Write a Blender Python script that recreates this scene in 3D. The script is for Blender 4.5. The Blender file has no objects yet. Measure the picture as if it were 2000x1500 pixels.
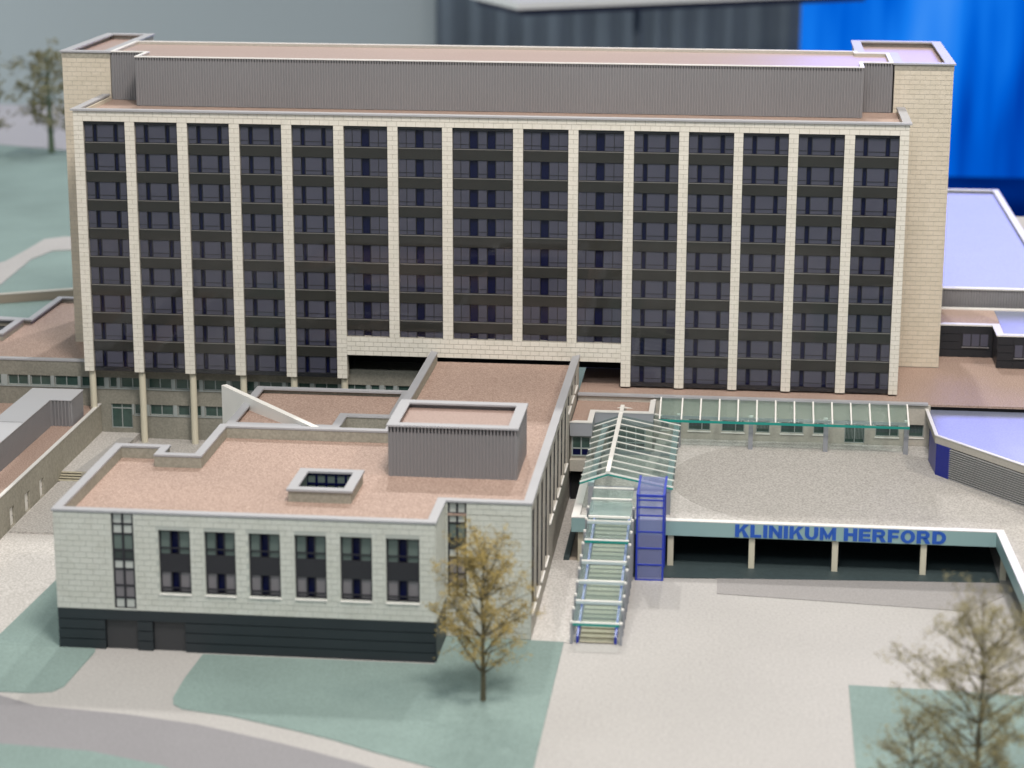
import bpy, math, random
from mathutils import Vector
random.seed(7)
S = 0.01            # the model is built at 1:100; numbers below are building metres
R = math.radians
sc = bpy.context.scene
col = sc.collection

# ------------------------------------------------------------------ camera
CX, CY, CZ = 78.338, -254.75, 77.274
YAW, PITCH, ROLL = 6.07, 14.779, 0.145
cd = bpy.data.cameras.new("camera"); cam = bpy.data.objects.new("camera", cd); col.objects.link(cam)
a, b, r = R(YAW), R(PITCH), R(ROLL)
fw = Vector((-math.sin(a)*math.cos(b), math.cos(a)*math.cos(b), -math.sin(b)))
rt = Vector((math.cos(a), math.sin(a), 0)); up = rt.cross(fw)
rt2 = rt*math.cos(r) + up*math.sin(r); up2 = -rt*math.sin(r) + up*math.cos(r)
from mathutils import Matrix
m = Matrix((rt2, up2, -fw)).transposed().to_4x4(); m.translation = Vector((CX, CY, CZ))*S
cam.matrix_world = m
cd.sensor_width = 36; cd.lens = 4400.8/2000*36
cd.clip_start = 0.05; cd.clip_end = 100
cd.dof.use_dof = True; cd.dof.focus_distance = 2.52; cd.dof.aperture_fstop = 6.0
sc.camera = cam
sc.cycles.transparent_max_bounces = 32
# ------------------------------------------------------------------ world and lamps
w = bpy.data.worlds.new("World"); sc.world = w; w.use_nodes = True
w.node_tree.nodes["Background"].inputs[0].default_value = (0.80, 0.93, 0.95, 1)
w.node_tree.nodes["Background"].inputs[1].default_value = 0.36
sc.view_settings.view_transform = 'Standard'; sc.view_settings.look = 'None'
sc.view_settings.exposure = 0.0; sc.view_settings.gamma = 1
def area(name, loc, target, size, power, color, spread=180):
    l = bpy.data.lights.new(name, 'AREA'); l.shape = 'DISK'; l.size = size; l.energy = power; l.color = color
    l.spread = R(spread)
    o = bpy.data.objects.new(name, l); col.objects.link(o); o.location = loc
    o.rotation_euler = (Vector(target)-Vector(loc)).to_track_quat('-Z', 'Y').to_euler()
    return o
area("ceiling_lamp", (0.10, 2.2, 3.0), (0.5, -0.1, 0), 0.08, 46, (1.0, 0.96, 0.90))
area("ceiling_lamp", (0.75, 2.4, 3.1), (0.7, -0.2, 0), 0.08, 42, (1.0, 0.96, 0.92))
area("ceiling_lamp", (2.6, -0.9, 2.8), (0.6, -0.1, 0), 0.30, 26, (1.0, 0.90, 0.78))
area("ceiling_lamp", (0.95, -1.55, 2.35), (0.5, 0, 0.28), 0.5, 56, (1.0, 0.92, 0.84))
area("ceiling_lamp", (0.4, -3.4, 2.7), (0.5, 0, 0.2), 0.9, 34, (0.97, 1.0, 1.0))
area("assumed_hall_lamp", (-5.4, 3.6, 2.0), (-4.4, 5.1, -0.2), 0.8, 170, (0.97, 1.0, 1.0))  # assumed lamp out of view, added to brighten the partition wall at left

# ------------------------------------------------------------------ materials
MATS = {}
def nt(name):
    m = bpy.data.materials.new(name); m.use_nodes = True
    t = m.node_tree; t.nodes.clear()
    out = t.nodes.new('ShaderNodeOutputMaterial'); MATS[name] = m
    return m, t, out
def pos(t, sc_=(1, 1, 1)):
    g = t.nodes.new('ShaderNodeNewGeometry'); mp = t.nodes.new('ShaderNodeMapping')
    mp.inputs['Scale'].default_value = [c/S for c in sc_]
    t.links.new(g.outputs['Position'], mp.inputs['Vector']); return mp.outputs[0]
def noise(t, vec, scale, detail=2, rough=0.5):
    n = t.nodes.new('ShaderNodeTexNoise'); n.inputs['Scale'].default_value = scale
    n.inputs['Detail'].default_value = detail; n.inputs['Roughness'].default_value = rough
    t.links.new(vec, n.inputs['Vector']); return n.outputs['Fac']
def ramp(t, fac, stops):
    r = t.nodes.new('ShaderNodeValToRGB'); e = r.color_ramp.elements
    while len(e) < len(stops): e.new(0.5)
    for i, (p, c) in enumerate(stops): e[i].position = p; e[i].color = (*c, 1)
    t.links.new(fac, r.inputs[0]); return r.outputs[0]
def mul(t, a_, b_, f=1.0):
    x = t.nodes.new('ShaderNodeMix'); x.data_type = 'RGBA'; x.blend_type = 'MULTIPLY'; x.inputs[0].default_value = f
    t.links.new(a_, x.inputs[6]); t.links.new(b_, x.inputs[7]); return x.outputs[2]
def mat(name, c, rough=0.6, grain=0.0, gscale=3.0, blotch=0.0, bscale=0.15, bump=0.0, spec=0.5, metal=0.0, rnd=0.0, c2=None):
    m, t, out = nt(name); p = t.nodes.new('ShaderNodeBsdfPrincipled')
    t.links.new(p.outputs[0], out.inputs[0])
    p.inputs['Roughness'].default_value = rough; p.inputs['Specular IOR Level'].default_value = spec
    p.inputs['Metallic'].default_value = metal; p.inputs['Base Color'].default_value = (*c, 1)
    v = pos(t); cur = None
    if grain or c2:
        n = noise(t, v, gscale, 2, 0.7)
        c2 = c2 or c
        lo = tuple(x*(1-grain) for x in c); hi = tuple(min(1, x*(1+grain)) for x in c2)
        cur = ramp(t, n, [(0.36, lo), (0.64, hi)])
        if bump:
            bp = t.nodes.new('ShaderNodeBump'); bp.inputs['Strength'].default_value = bump
            bp.inputs['Distance'].default_value = 0.12*S
            t.links.new(n, bp.inputs['Height']); t.links.new(bp.outputs[0], p.inputs['Normal'])
    if blotch:
        n = noise(t, v, bscale, 3)
        cb = ramp(t, n, [(0.3, (1-blotch,)*3), (0.7, (1, 1, 1))])
        if cur is None:
            rgb = t.nodes.new('ShaderNodeRGB'); rgb.outputs[0].default_value = (*c, 1); cur = rgb.outputs[0]
        cur = mul(t, cur, cb)
    if rnd:
        # per-piece tone: cells of the pieces' own spacing
        vn = t.nodes.new('ShaderNodeTexVoronoi'); vn.inputs['Scale'].default_value = 0.9
        t.links.new(v, vn.inputs['Vector'])
        sep = t.nodes.new('ShaderNodeSeparateColor'); t.links.new(vn.outputs['Color'], sep.inputs[0])
        cb = ramp(t, sep.outputs[0], [(0.0, (1-rnd, 1-rnd, 1-rnd*1.2)), (1.0, (1, 1, 1))])
        if cur is None:
            rgb = t.nodes.new('ShaderNodeRGB'); rgb.outputs[0].default_value = (*c, 1); cur = rgb.outputs[0]
        cur = mul(t, cur, cb)
    if cur is not None: t.links.new(cur, p.inputs['Base Color'])
    return m
mat('gravel', (0.30, 0.20, 0.162), 0.6, 0.09, 6.5, 0.12, 0.07, 0.3, 0.35, c2=(0.47, 0.345, 0.29))
mat('gravel_fine', (0.33, 0.225, 0.19), 0.36, 0.08, 6.0, 0.06, 0.06, 0.15, 0.7, c2=(0.43, 0.315, 0.28))
mat('satin_roof', (0.20, 0.22, 0.31), 0.26, 0.08, 5.0, 0.05, 0.06, 0.12, 1.0)
mat('granular', (0.43, 0.41, 0.385), 0.75, 0.09, 4.6, 0.06, 0.06, 0.15, 0.3, c2=(0.56, 0.535, 0.52))
mat('granular_dark', (0.345, 0.325, 0.305), 0.75, 0.08, 4.6, 0.08, 0.05, 0.12, 0.3, c2=(0.49, 0.465, 0.445))
mat('pale_path', (0.40, 0.385, 0.376), 0.8, 0.09, 3.6, 0.08, 0.06, 0.2, 0.3)
mat('grey_road', (0.235, 0.228, 0.242), 0.8, 0.06, 4.0, 0.06, 0.08, 0.15, 0.3)
mat('far_path', (0.36, 0.35, 0.38), 0.8)
mat('shaded_driveway_grey', (0.285, 0.272, 0.27), 0.8, 0.08, 4.6, 0.05, 0.07, 0.15, 0.3)  # driveway grey, darkened to carry the shadow before the deck opening
mat('lawn', (0.222, 0.298, 0.282), 0.9, 0.10, 5.0, 0.18, 0.07, 0.25, 0.15)
mat('deck_shade_and_kerb', (0.04, 0.06, 0.065), 0.6, 0.1, 2, 0.1)  # shade under the deck edge as a colour; also the dark kerb
mat('brick', (0.71, 0.675, 0.61), 0.7, 0.03, 5, 0.05, 0.05, 0.0, 0.3, rnd=0.06)
mat('brick_cool', (0.575, 0.585, 0.545), 0.7, 0.04, 4, 0.06, 0.1, 0.0, 0.3, rnd=0.07)
mat('brick_warm', (0.62, 0.555, 0.46), 0.7, 0.03, 5, 0.06, 0.05, 0.0, 0.3, rnd=0.07)
mat('joint', (0.475, 0.445, 0.39), 0.9)
mat('joint_cool', (0.42, 0.44, 0.415), 0.9)
mat('cap', (0.375, 0.375, 0.40), 0.45, 0, 0, 0.06, 0.2, 0, 0.5)
mat('cap_white', (0.72, 0.70, 0.68), 0.4, 0, 0, 0.05, 0.2)
mat('white', (0.80, 0.78, 0.75), 0.45, 0, 0, 0.04, 0.2)
mat('plaster', (0.46, 0.43, 0.385), 0.8, 0.06, 5.0, 0.08, 0.15, 0.1, 0.2)
mat('concrete', (0.255, 0.245, 0.21), 0.85, 0.13, 4.0, 0.20, 0.16, 0.15, 0.2)
mat('concrete_pale', (0.34, 0.32, 0.27), 0.85, 0.12, 3.0, 0.15, 0.15, 0.2, 0.2)
mat('cladding', (0.228, 0.222, 0.234), 0.38, 0, 0, 0.10, 0.06, 0, 0.5)
mat('cladding_roof', (0.50, 0.50, 0.53), 0.42, 0, 0, 0.06, 0.1, 0, 0.5)
mat('spandrel', (0.027, 0.027, 0.024), 0.55, 0, 0, 0.12, 0.3, 0, 0.4)
mat('ledge', (0.24, 0.23, 0.22), 0.5)
mat('pane', (0.076, 0.078, 0.115), 0.35, 0, 0, 0.15, 0.2, 0, 0.5)
mat('pane_teal', (0.045, 0.085, 0.075), 0.15, 0, 0, 0.35, 0.9, 0, 0.5)
mat('pane_pale', (0.46, 0.48, 0.46), 0.4)
mat('pane_mid', (0.11, 0.145, 0.135), 0.4)
mat('pane_rose', (0.17, 0.16, 0.175), 0.4)
mat('pane_dark', (0.035, 0.045, 0.045), 0.25)
mat('blue_gap', (0.0008, 0.003, 0.038), 0.5, spec=0.2)
mat('frame_dark', (0.018, 0.018, 0.024), 0.5)
mat('frame_grey', (0.30, 0.33, 0.33), 0.5)
mat('black_cladding', (0.016, 0.018, 0.024), 0.4, 0, 0, 0.2, 0.3)
mat('green_black', (0.018, 0.026, 0.032), 0.5, 0, 0, 0.2, 0.2)
mat('door_dark', (0.035, 0.036, 0.040), 0.5)
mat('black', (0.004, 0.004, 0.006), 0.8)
mat('fascia_teal', (0.24, 0.37, 0.38), 0.4, 0, 0, 0.05, 0.1)
mat('letter_blue', (0.012, 0.085, 0.42), 0.4)
mat('deep_blue', (0.002, 0.012, 0.22), 0.35, 0.05, 3)
mat('bright_blue', (0.012, 0.036, 0.40), 0.35)
mat('tread', (0.42, 0.385, 0.29), 0.7, 0.1, 3)
mat('riser', (0.13, 0.12, 0.10), 0.8)
mat('steel', (0.27, 0.28, 0.31), 0.4, 0, 0, 0.05, 0.3)
mat('steel_pale', (0.42, 0.50, 0.53), 0.4)
mat('column', (0.58, 0.54, 0.43), 0.6, 0, 0, 0.05, 0.2)
mat('louvre', (0.30, 0.30, 0.30), 0.45)
mat('glass_edge', (0.01, 0.24, 0.21), 0.2)
mat('bark', (0.10, 0.085, 0.05), 0.8, 0.2, 3)
mat('bark_green', (0.09, 0.13, 0.08), 0.8, 0.2, 3)
mat('leaf_ochre', (0.32, 0.24, 0.075), 0.7, 0.35, 1.2)
mat('leaf_olive', (0.22, 0.19, 0.09), 0.7, 0.35, 1.2)
mat('leaf_green', (0.16, 0.15, 0.08), 0.7, 0.35, 1.2)
mat('brown_wall', (0.30, 0.25, 0.20), 0.8)
mat('hall_grey', (0.40, 0.44, 0.46), 0.8)
mat('drape_grey', (0.135, 0.165, 0.205), 0.9, 0, 0, 0.35, 0.02)
mat('table_apron', (0.01, 0.014, 0.04), 0.8)
mat('plinth_side', (0.35, 0.35, 0.36), 0.5)
def glass(name, tint, refl=1.0, rough=0.03, body=None, bf=0.0):
    m, t, out = nt(name)
    tr = t.nodes.new('ShaderNodeBsdfTransparent'); tr.inputs[0].default_value = (*tint, 1)
    gl = t.nodes.new('ShaderNodeBsdfGlossy'); gl.inputs['Roughness'].default_value = rough
    gl.inputs[0].default_value = (refl, refl, refl, 1)
    fr = t.nodes.new('ShaderNodeFresnel'); ge = t.nodes.new('ShaderNodeNewGeometry')
    ma = t.nodes.new('ShaderNodeMath'); ma.operation = 'MULTIPLY_ADD'; ma.inputs[1].default_value = 1/1.5-1.5; ma.inputs[2].default_value = 1.5
    t.links.new(ge.outputs['Backfacing'], ma.inputs[0]); t.links.new(ma.outputs[0], fr.inputs[0])
    mx = t.nodes.new('ShaderNodeMixShader'); t.links.new(fr.outputs[0], mx.inputs[0])
    base = tr.outputs[0]
    if body:
        d = t.nodes.new('ShaderNodeBsdfDiffuse'); d.inputs[0].default_value = (*body, 1)
        mb = t.nodes.new('ShaderNodeMixShader'); mb.inputs[0].default_value = bf
        t.links.new(base, mb.inputs[1]); t.links.new(d.outputs[0], mb.inputs[2]); base = mb.outputs[0]
    t.links.new(base, mx.inputs[1]); t.links.new(gl.outputs[0], mx.inputs[2])
    t.links.new(mx.outputs[0], out.inputs[0]); return m
glass('sheet_glass', (0.99, 0.99, 0.99), 0.34, 0.02)
glass('canopy_glass', (0.90, 0.962, 0.952), 0.42, 0.04, (0.60, 0.76, 0.70), 0.045)
glass('stair_glass', (0.93, 0.97, 0.965), 0.5, 0.05, (0.62, 0.80, 0.77), 0.08)
glass('blue_glass', (0.84, 0.86, 0.96), 0.6, 0.1, (0.36, 0.40, 0.72), 0.26)
def emis(name, stops, strength, vec_scale, detail=2):
    m, t, out = nt(name); e = t.nodes.new('ShaderNodeEmission'); e.inputs[1].default_value = strength
    v = pos(t, vec_scale); n = noise(t, v, 1.0, detail)
    t.links.new(ramp(t, n, stops), e.inputs[0]); t.links.new(e.outputs[0], out.inputs[0]); return m
emis('blue_screen', [(0.30, (0.0, 0.035, 0.36)), (0.42, (0.0, 0.12, 0.70)), (0.52, (0.008, 0.21, 0.90)), (0.66, (0.07, 0.33, 0.98))], 0.97, (0.032, 0.032, 0.006), 3)
emis('assumed_violet_glow', [(0.3, (0.24, 0.26, 1.0)), (0.7, (0.46, 0.46, 1.0))], 5.0, (0.01, 0.01, 0.01))  # violet glow assumed for an unseen panel, to tint roof reflections
emis('navy_glow', [(0.3, (0.0, 0.006, 0.08)), (0.7, (0.0, 0.03, 0.26))], 0.9, (0.02, 0.02, 0.02))  # navy glow put into the display case, which is no lamp

# ------------------------------------------------------------------ mesh helpers
WL = {}                                    # object -> world location of its origin (building metres)
class MB:
    def __init__(s): s.v = []; s.f = []
    def quad(s, a, b, c, d): n = len(s.v); s.v += [a, b, c, d]; s.f.append((n, n+1, n+2, n+3)); return s
    def box(s, x0, x1, y0, y1, z0, z1):
        n = len(s.v)
        s.v += [(x0,y0,z0),(x1,y0,z0),(x1,y1,z0),(x0,y1,z0),(x0,y0,z1),(x1,y0,z1),(x1,y1,z1),(x0,y1,z1)]
        s.f += [tuple(n+i for i in q) for q in ((0,3,2,1),(4,5,6,7),(0,1,5,4),(1,2,6,5),(2,3,7,6),(3,0,4,7))]
        return s
    def prism(s, poly, z0, z1):            # poly counter-clockwise
        n = len(s.v); k = len(poly)
        s.v += [(x, y, z0) for x, y in poly] + [(x, y, z1) for x, y in poly]
        s.f.append(tuple(n+i for i in reversed(range(k)))); s.f.append(tuple(n+k+i for i in range(k)))
        s.f += [(n+i, n+(i+1) % k, n+k+(i+1) % k, n+k+i) for i in range(k)]
        return s
    def beam(s, p, q, wd, h=None):         # square bar between two points
        p, q = Vector(p), Vector(q); d = (q-p).normalized(); h = h or wd
        u = d.cross(Vector((0, 0, 1)))
        u = Vector((1, 0, 0)) if u.length < 1e-4 else u.normalized()
        v = u.cross(d).normalized(); n = len(s.v)
        for c in (p, q):
            for i, j in ((-1,-1),(1,-1),(1,1),(-1,1)): s.v.append(tuple(c+u*i*wd/2+v*j*h/2))
        s.f += [tuple(n+i for i in t) for t in ((0,1,2,3),(7,6,5,4),(0,4,5,1),(1,5,6,2),(2,6,7,3),(3,7,4,0))]
        return s
    def tube(s, p, q, r0, r1=None, k=8, cap=True):
        r1 = r0 if r1 is None else r1
        p, q = Vector(p), Vector(q); d = (q-p).normalized(); u = d.orthogonal().normalized(); v = d.cross(u)
        n = len(s.v)
        for c, rr in ((p, r0), (q, r1)):
            for i in range(k):
                t = 2*math.pi*i/k; s.v.append(tuple(c+(u*math.cos(t)+v*math.sin(t))*rr))
        for i in range(k): s.f.append((n+i, n+(i+1) % k, n+k+(i+1) % k, n+k+i))
        if cap: s.f.append(tuple(n+i for i in reversed(range(k)))); s.f.append(tuple(n+k+i for i in range(k)))
        return s
    def build(s, name, m, parent=None, o=None, smooth=False):
        if o is None:
            if parent is not None: o = WL[parent]
            else:
                xs, ys, zs = zip(*s.v); o = ((min(xs)+max(xs))/2, (min(ys)+max(ys))/2, min(zs))
        me = bpy.data.meshes.new(name)
        me.from_pydata([((x-o[0])*S, (y-o[1])*S, (z-o[2])*S) for x, y, z in s.v], [], s.f)
        me.materials.append(MATS[m]); 
        if smooth: me.polygons.foreach_set('use_smooth', [True]*len(me.polygons))
        me.update()
        return link(name, me, parent, o)
def link(name, me, parent=None, o=(0, 0, 0)):
    ob = bpy.data.objects.new(name, me); col.objects.link(ob); WL[ob] = tuple(o)
    if parent is not None:
        ob.parent = parent; q = WL[parent]; ob.location = ((o[0]-q[0])*S, (o[1]-q[1])*S, (o[2]-q[2])*S)
    else: ob.location = (o[0]*S, o[1]*S, o[2]*S)
    return ob
def thing(name, loc, label, cat, group=None):
    o = link(name, None, None, loc); o['label'] = label; o['category'] = cat
    if group: o['group'] = group
    return o
def tag(o, label, cat, group=None):
    o['label'] = label; o['category'] = cat
    if group: o['group'] = group
    return o
def struct(mb, name, m): o = mb.build(name, m); o['kind'] = 'structure'; return o
CACHE = {}
def shared(key, name, m, parent, o, make):
    """link a piece whose mesh (built about 0,0,0) is shared by every piece with the same key"""
    if key not in CACHE:
        mb = MB(); make(mb); me = bpy.data.meshes.new(name)
        me.from_pydata([(x*S, y*S, z*S) for x, y, z in mb.v], [], mb.f); me.materials.append(MATS[m]); me.update(); CACHE[key] = me
    return link(name, CACHE[key], parent, o)
def offset(poly, d):                       # inward offset of a counter-clockwise polygon
    n = len(poly); out = []
    for i in range(n):
        p0, p1, p2 = Vector(poly[i-1]), Vector(poly[i]), Vector(poly[(i+1) % n])
        e1, e2 = (p1-p0).normalized(), (p2-p1).normalized()
        n1, n2 = Vector((-e1.y, e1.x)), Vector((-e2.y, e2.x))
        k = 1+n1.dot(n2); out.append(tuple(p1+(n1+n2)*(d/k)))
    return out
def ring(mb, poly, wd, z0, z1, out=0.0, skip=()):
    """closed wall of width wd along the inside of poly; edges in skip are left open"""
    a_, b_ = offset(poly, -out), offset(poly, wd); n = len(poly)
    for i in range(n):
        if i in skip: continue
        j = (i+1) % n; q = [a_[i], a_[j], b_[j], b_[i]]
        k = len(mb.v); mb.v += [(x, y, z0) for x, y in q]+[(x, y, z1) for x, y in q]
        mb.f += [(k, k+1, k+5, k+4), (k+2, k+3, k+7, k+6), (k+4, k+5, k+6, k+7), (k+3, k+2, k+1, k)]
        if (i-1) % n in skip: mb.f.append((k+3, k, k+4, k+7))
        if j in skip: mb.f.append((k+1, k+2, k+6, k+5))
    return mb
def corr(mb, p, q, z0, z1, pitch=0.32, depth=0.10):
    """corrugated sheet between plan points p and q, ribs standing out to the right of p->q"""
    p, q = Vector(p), Vector(q); L = (q-p).length; d = (q-p)/L; nrm = Vector((d.y, -d.x))
    n = max(1, int(round(L/pitch))); pt = L/n; prof = []
    for i in range(n):
        s0 = i*pt
        prof += [(s0, 0), (s0+.30*pt, 0), (s0+.42*pt, depth), (s0+.86*pt, depth), (s0+pt*.98, 0)]
    prof.append((L, 0)); k = len(mb.v)
    for s_, h in prof:
        c = p+d*s_+nrm*h; mb.v += [(c.x, c.y, z0), (c.x, c.y, z1)]
    for i in range(len(prof)-1): mb.f.append((k+2*i, k+2*i+2, k+2*i+3, k+2*i+1))
    return mb
# brick facing: real pieces proud of the joint-coloured wall behind them
BW, BH, J, BD = 1.06, 0.535, 0.055, 0.04
def bricks(x0, x1, z0, z1, holes=(), bw=BW, bh=BH, phase=0.0):
    out = []; n = max(1, int(round((z1-z0)/bh))); h = (z1-z0)/n
    for r_ in range(n):
        za, zb = z0+r_*h, z0+(r_+1)*h; x = x0-(phase+(0.5 if r_ % 2 else 0)) % 1*bw
        while x < x1-0.02:
            a_, b_ = max(x, x0), min(x+bw, x1); segs = [(a_, b_)]
            for hx0, hx1, hz0, hz1 in holes:
                if hz0 < zb-.08 and hz1 > za+.08:
                    new = []
                    for u, v in segs:
                        if hx1 <= u or hx0 >= v: new.append((u, v)); continue
                        if u < hx0: new.append((u, hx0))
                        if v > hx1: new.append((hx1, v))
                    segs = new
            out += [(u+J/2, v-J/2, za+J/2, zb-J/2) for u, v in segs if v-u > 0.22]
            x += bw
    return out
def lay(parent, plane, rects, m, name='brick', limit=300, axis='y', sgn=-1):
    """the largest `limit` pieces become parts of their own, the others one joined part"""
    rects = sorted(rects, key=lambda q: (-round((q[1]-q[0])*(q[3]-q[2]), 2), q[2]))
    one, rest = rects[:limit], rects[limit:]
    def bx(mb, u0, u1, z0, z1, o=(0, 0, 0)):
        lo, hi = (-BD, 0) if sgn < 0 else (0, BD)
        if axis == 'y': mb.box(u0, u1, o[1]+lo, o[1]+hi, z0, z1)
        else: mb.box(o[0]+lo, o[0]+hi, u0, u1, z0, z1)
    for u0, u1, z0, z1 in one:
        wd, h = round(u1-u0, 3), round(z1-z0, 3)
        o = (u0, plane, z0) if axis == 'y' else (plane, u0, z0)
        shared((name, wd, h, m, axis, sgn), name, m, parent, o, lambda mb: bx(mb, 0, wd, 0, h))
    if rest:
        mb = MB()
        for u0, u1, z0, z1 in rest: bx(mb, u0, u1, z0, z1, (plane, plane, 0))
        o = mb.build(name+'_facing', m, parent); o['kind'] = 'stuff'
def split(rects, k): return rects[:k], rects[k:]

# ================================================================== THE SETTING
TB = -6
plate = MB().prism([(-75, -135), (124, -135), (124, 128), (60, 128), (60, 262), (-110, 262), (-110, -60)], TB, -0.05)
o = plate.build('display_table', 'plinth_side'); tag(o, 'grey display table that carries the whole architectural model', 'table')
for lx, ly in ((-60, -120), (110, -120), (112, 118), (-98, 250), (45, 250), (-60, 40)):
    MB().box(lx-3, lx+3, ly-3, ly+3, -80, TB).build('leg', 'plinth_side', o)
struct(MB().box(-600, 700, -500, 1600, -82, -80), 'floor', 'hall_grey')
# ground plate in front, raised terrain behind
struct(MB().box(-75, 124, -135, 16, -0.05, 0), 'ground', 'pale_path')
struct(MB().prism([(-110, 16), (124, 16), (124, 128), (60, 128), (60, 262), (-110, 262)], -0.05, 4.7), 'raised_ground', 'lawn')
def sheet(name, poly, z, m, t=0.04): return struct(MB().prism(poly, z-t, z), name, m)
def arc(cx, cy, rx, ry, a0, a1, n=20):
    return [(cx+rx*math.cos(R(a0+(a1-a0)*i/n)), cy+ry*math.sin(R(a0+(a1-a0)*i/n))) for i in range(n+1)]
# lawns (all a few millimetres of flock above the plate)
sheet('lawn', [(4, -74.9), (16.5, -74.9), (18.3, -74.4), (19.0, -73.2), (19.4, -64.8), (19.2, -63.9), (9.1, -63.9), (4, -64.5)], 0.08, 'lawn', 0.08)
sheet('lawn', [(29.45, -64.2), (29.2, -70), (29.3, -74.6), (29.7, -76.0), (30.7, -76.9), (35.4, -78.0), (41.5, -80.4), (44.9, -81.9), (49, -84.1), (53.6, -86.3), (58, -89.2), (61.9, -93), (62.2, -86), (62.3, -57.4), (51.1, -57.0), (51, -64.2)], 0.08, 'lawn', 0.08)
sheet('lawn', [(88.3, -96), (122, -99), (122, -66.9), (103.7, -65.8), (97, -65.3), (88.45, -65.0)], 0.08, 'lawn', 0.08)
sheet('lawn', [(0, -97), (43.9, -97), (35.9, -91.05), (31.85, -88.55), (25.3, -86.45), (17.4, -85.85), (0, -84.55)], 0.08, 'lawn', 0.08)
# road sweeping through the front left corner
sheet('road', [(0, -84.5), (17.4, -85.8), (25.3, -86.4), (31.9, -88.5), (36, -91), (44, -97), (62, -97), (56, -91.5), (50.7, -88.0), (47.9, -86.4), (43.5, -84.3), (39.6, -82.6), (32.8, -80.0), (26.1, -78.5), (21.5, -78.0), (17.9, -77.6), (13.9, -75.6), (0, -73)], 0.04, 'grey_road')
sheet('shaded_driveway', [(76.2, -36.4), (76.3, -42.5), (100.9, -44.8), (104.6, -40), (104.6, -36.2)], 0.06, 'shaded_driveway_grey')  # driveway rectangle with the shadow before the opening put into its grey
sheet('shaded_driveway', [(62.6, -20), (62.6, -38.6), (71, -38.4), (104.6, -36.2), (104.6, -20)], 0.08, 'deck_shade_and_kerb')  # dark sheet painted for the deck's shadow on the ground
sheet('path', [(59.2, -34), (59.2, -14.2), (60.3, -14.2), (60.3, -34.2)], 0.06, 'granular_dark')
MB().box(60.3, 60.9, -34.2, -14, 0, 0.35).build('kerb_wall', 'deck_shade_and_kerb')['kind'] = 'structure'
sheet('planting_strip', [(60.9, -34.1), (60.9, -14), (62.6, -14), (62.6, -34)], 0.06, 'brown_wall')
sheet('plaza', [(59.2, -57.3), (63.2, -57.4), (63.2, -34.1), (59.2, -34.1)], 0.05, 'granular')
sheet('plaza', [(71, -46), (88, -64.9), (88.3, -96), (64, -96), (63, -60), (68, -58), (68, -40), (71, -39)], 0.03, 'pale_path')

# ================================================================== TOWER
ZB, ZL, ZC = 9.75, 39.8, 41.24            # pier foot, lintel underside, cornice top
BAYS = [(0.9,5.85),(7.0,12.05),(13.25,18.2),(19.4,24.35),(25.55,30.45),(31.65,36.75),(37.95,43.1),(44.3,51.3),
        (52.45,57.65),(58.8,64.0),(65.15,70.25),(71.35,76.45),(77.5,82.6),(83.7,88.85),(90.0,94.95)]
XE = 96.0
tw = thing('tower_block', (48, 6, ZB), 'wide nine storey hospital tower with pale brick piers and dark glazed bays', 'building')
body = MB().box(0.15, 31.0, 1.25, 13.2, ZB+.02, 40.2).box(64.6, XE-.1, 1.25, 13.2, ZB+.02, 40.2).box(31.0, 64.6, 1.25, 13.2, 12.75, 40.2)
body.build('core_wall', 'black_cladding', tw)
MB().box(31.0, 64.6, 9.0, 9.6, ZB-.1, 12.74).build('recess_wall', 'black', tw)
MB().box(31.05, 64.55, 0.6, 8.9, 12.62, 12.74).build('soffit', 'steel', tw)
MB().box(0.05, 0.6, .6, 13.4, ZB, ZC-.3).build('end_wall', 'brick_warm', tw)
MB().box(XE-.6, XE-.05, .6, 13.4, ZB, ZC-.3).build('end_wall', 'brick_warm', tw)
# piers
px = [(-0.25, 0.9)]+[(BAYS[i][1], BAYS[i+1][0]) for i in range(14)]+[(94.95, XE)]
allb = []
for i, (x0, x1) in enumerate(px):
    zb = ZB if not 6 <= i <= 9 else 14.85
    MB().box(x0+.02, x1-.02, 0.0, 1.25, zb, ZL+.02).build('pier', 'joint', tw)
    n = int(round((ZL-zb)/BH)); h = (ZL-zb)/n
    for k in range(n):
        za, zc = zb+k*h, zb+(k+1)*h
        if k % 2: allb.append((x0+.01, x1-.01, za+J/2, zc-J/2))
        else:
            xm = (x0+x1)/2; allb += [(x0+.01, xm-J/2, za+J/2, zc-J/2), (xm+J/2, x1-.01, za+J/2, zc-J/2)]
    # pier cheeks
MB().box(-0.25, XE, 0.0, 1.24, ZL+.02, 41.0).build('lintel', 'joint', tw)
allb += bricks(-0.25, XE, ZL+.02, 41.05, bw=1.12, bh=0.62)
MB().box(30.47, 65.13, 0.03, 1.3, 12.65, 14.86).build('transfer_beam', 'joint', tw)
allb += bricks(31.65, 64.0, 12.65, 14.86, bw=1.06, bh=0.55)
vis = [q for q in allb]
lay(tw, 0.0, vis, 'brick')
MB().box(-0.5, XE+.25, -0.3, 0.75, 41.06, 41.26).box(-0.5, .45, .75, 13.4, 41.06, 41.26).box(XE-.75, XE+.25, .75, 13.4, 41.06, 41.26).build('cornice', 'cap', tw)
MB().box(-.2, .2, .8, 13.4, 40.3, 41.05).box(XE-.5, XE, .8, 13.4, 40.3, 41.05).box(0.2, XE-.5, .5, .75, 40.3, 41.05).build('parapet', 'plaster', tw)
MB().box(0.2, XE-.5, 0.75, 14.2, 40.2, 40.45).build('roof', 'gravel', tw)
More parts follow.
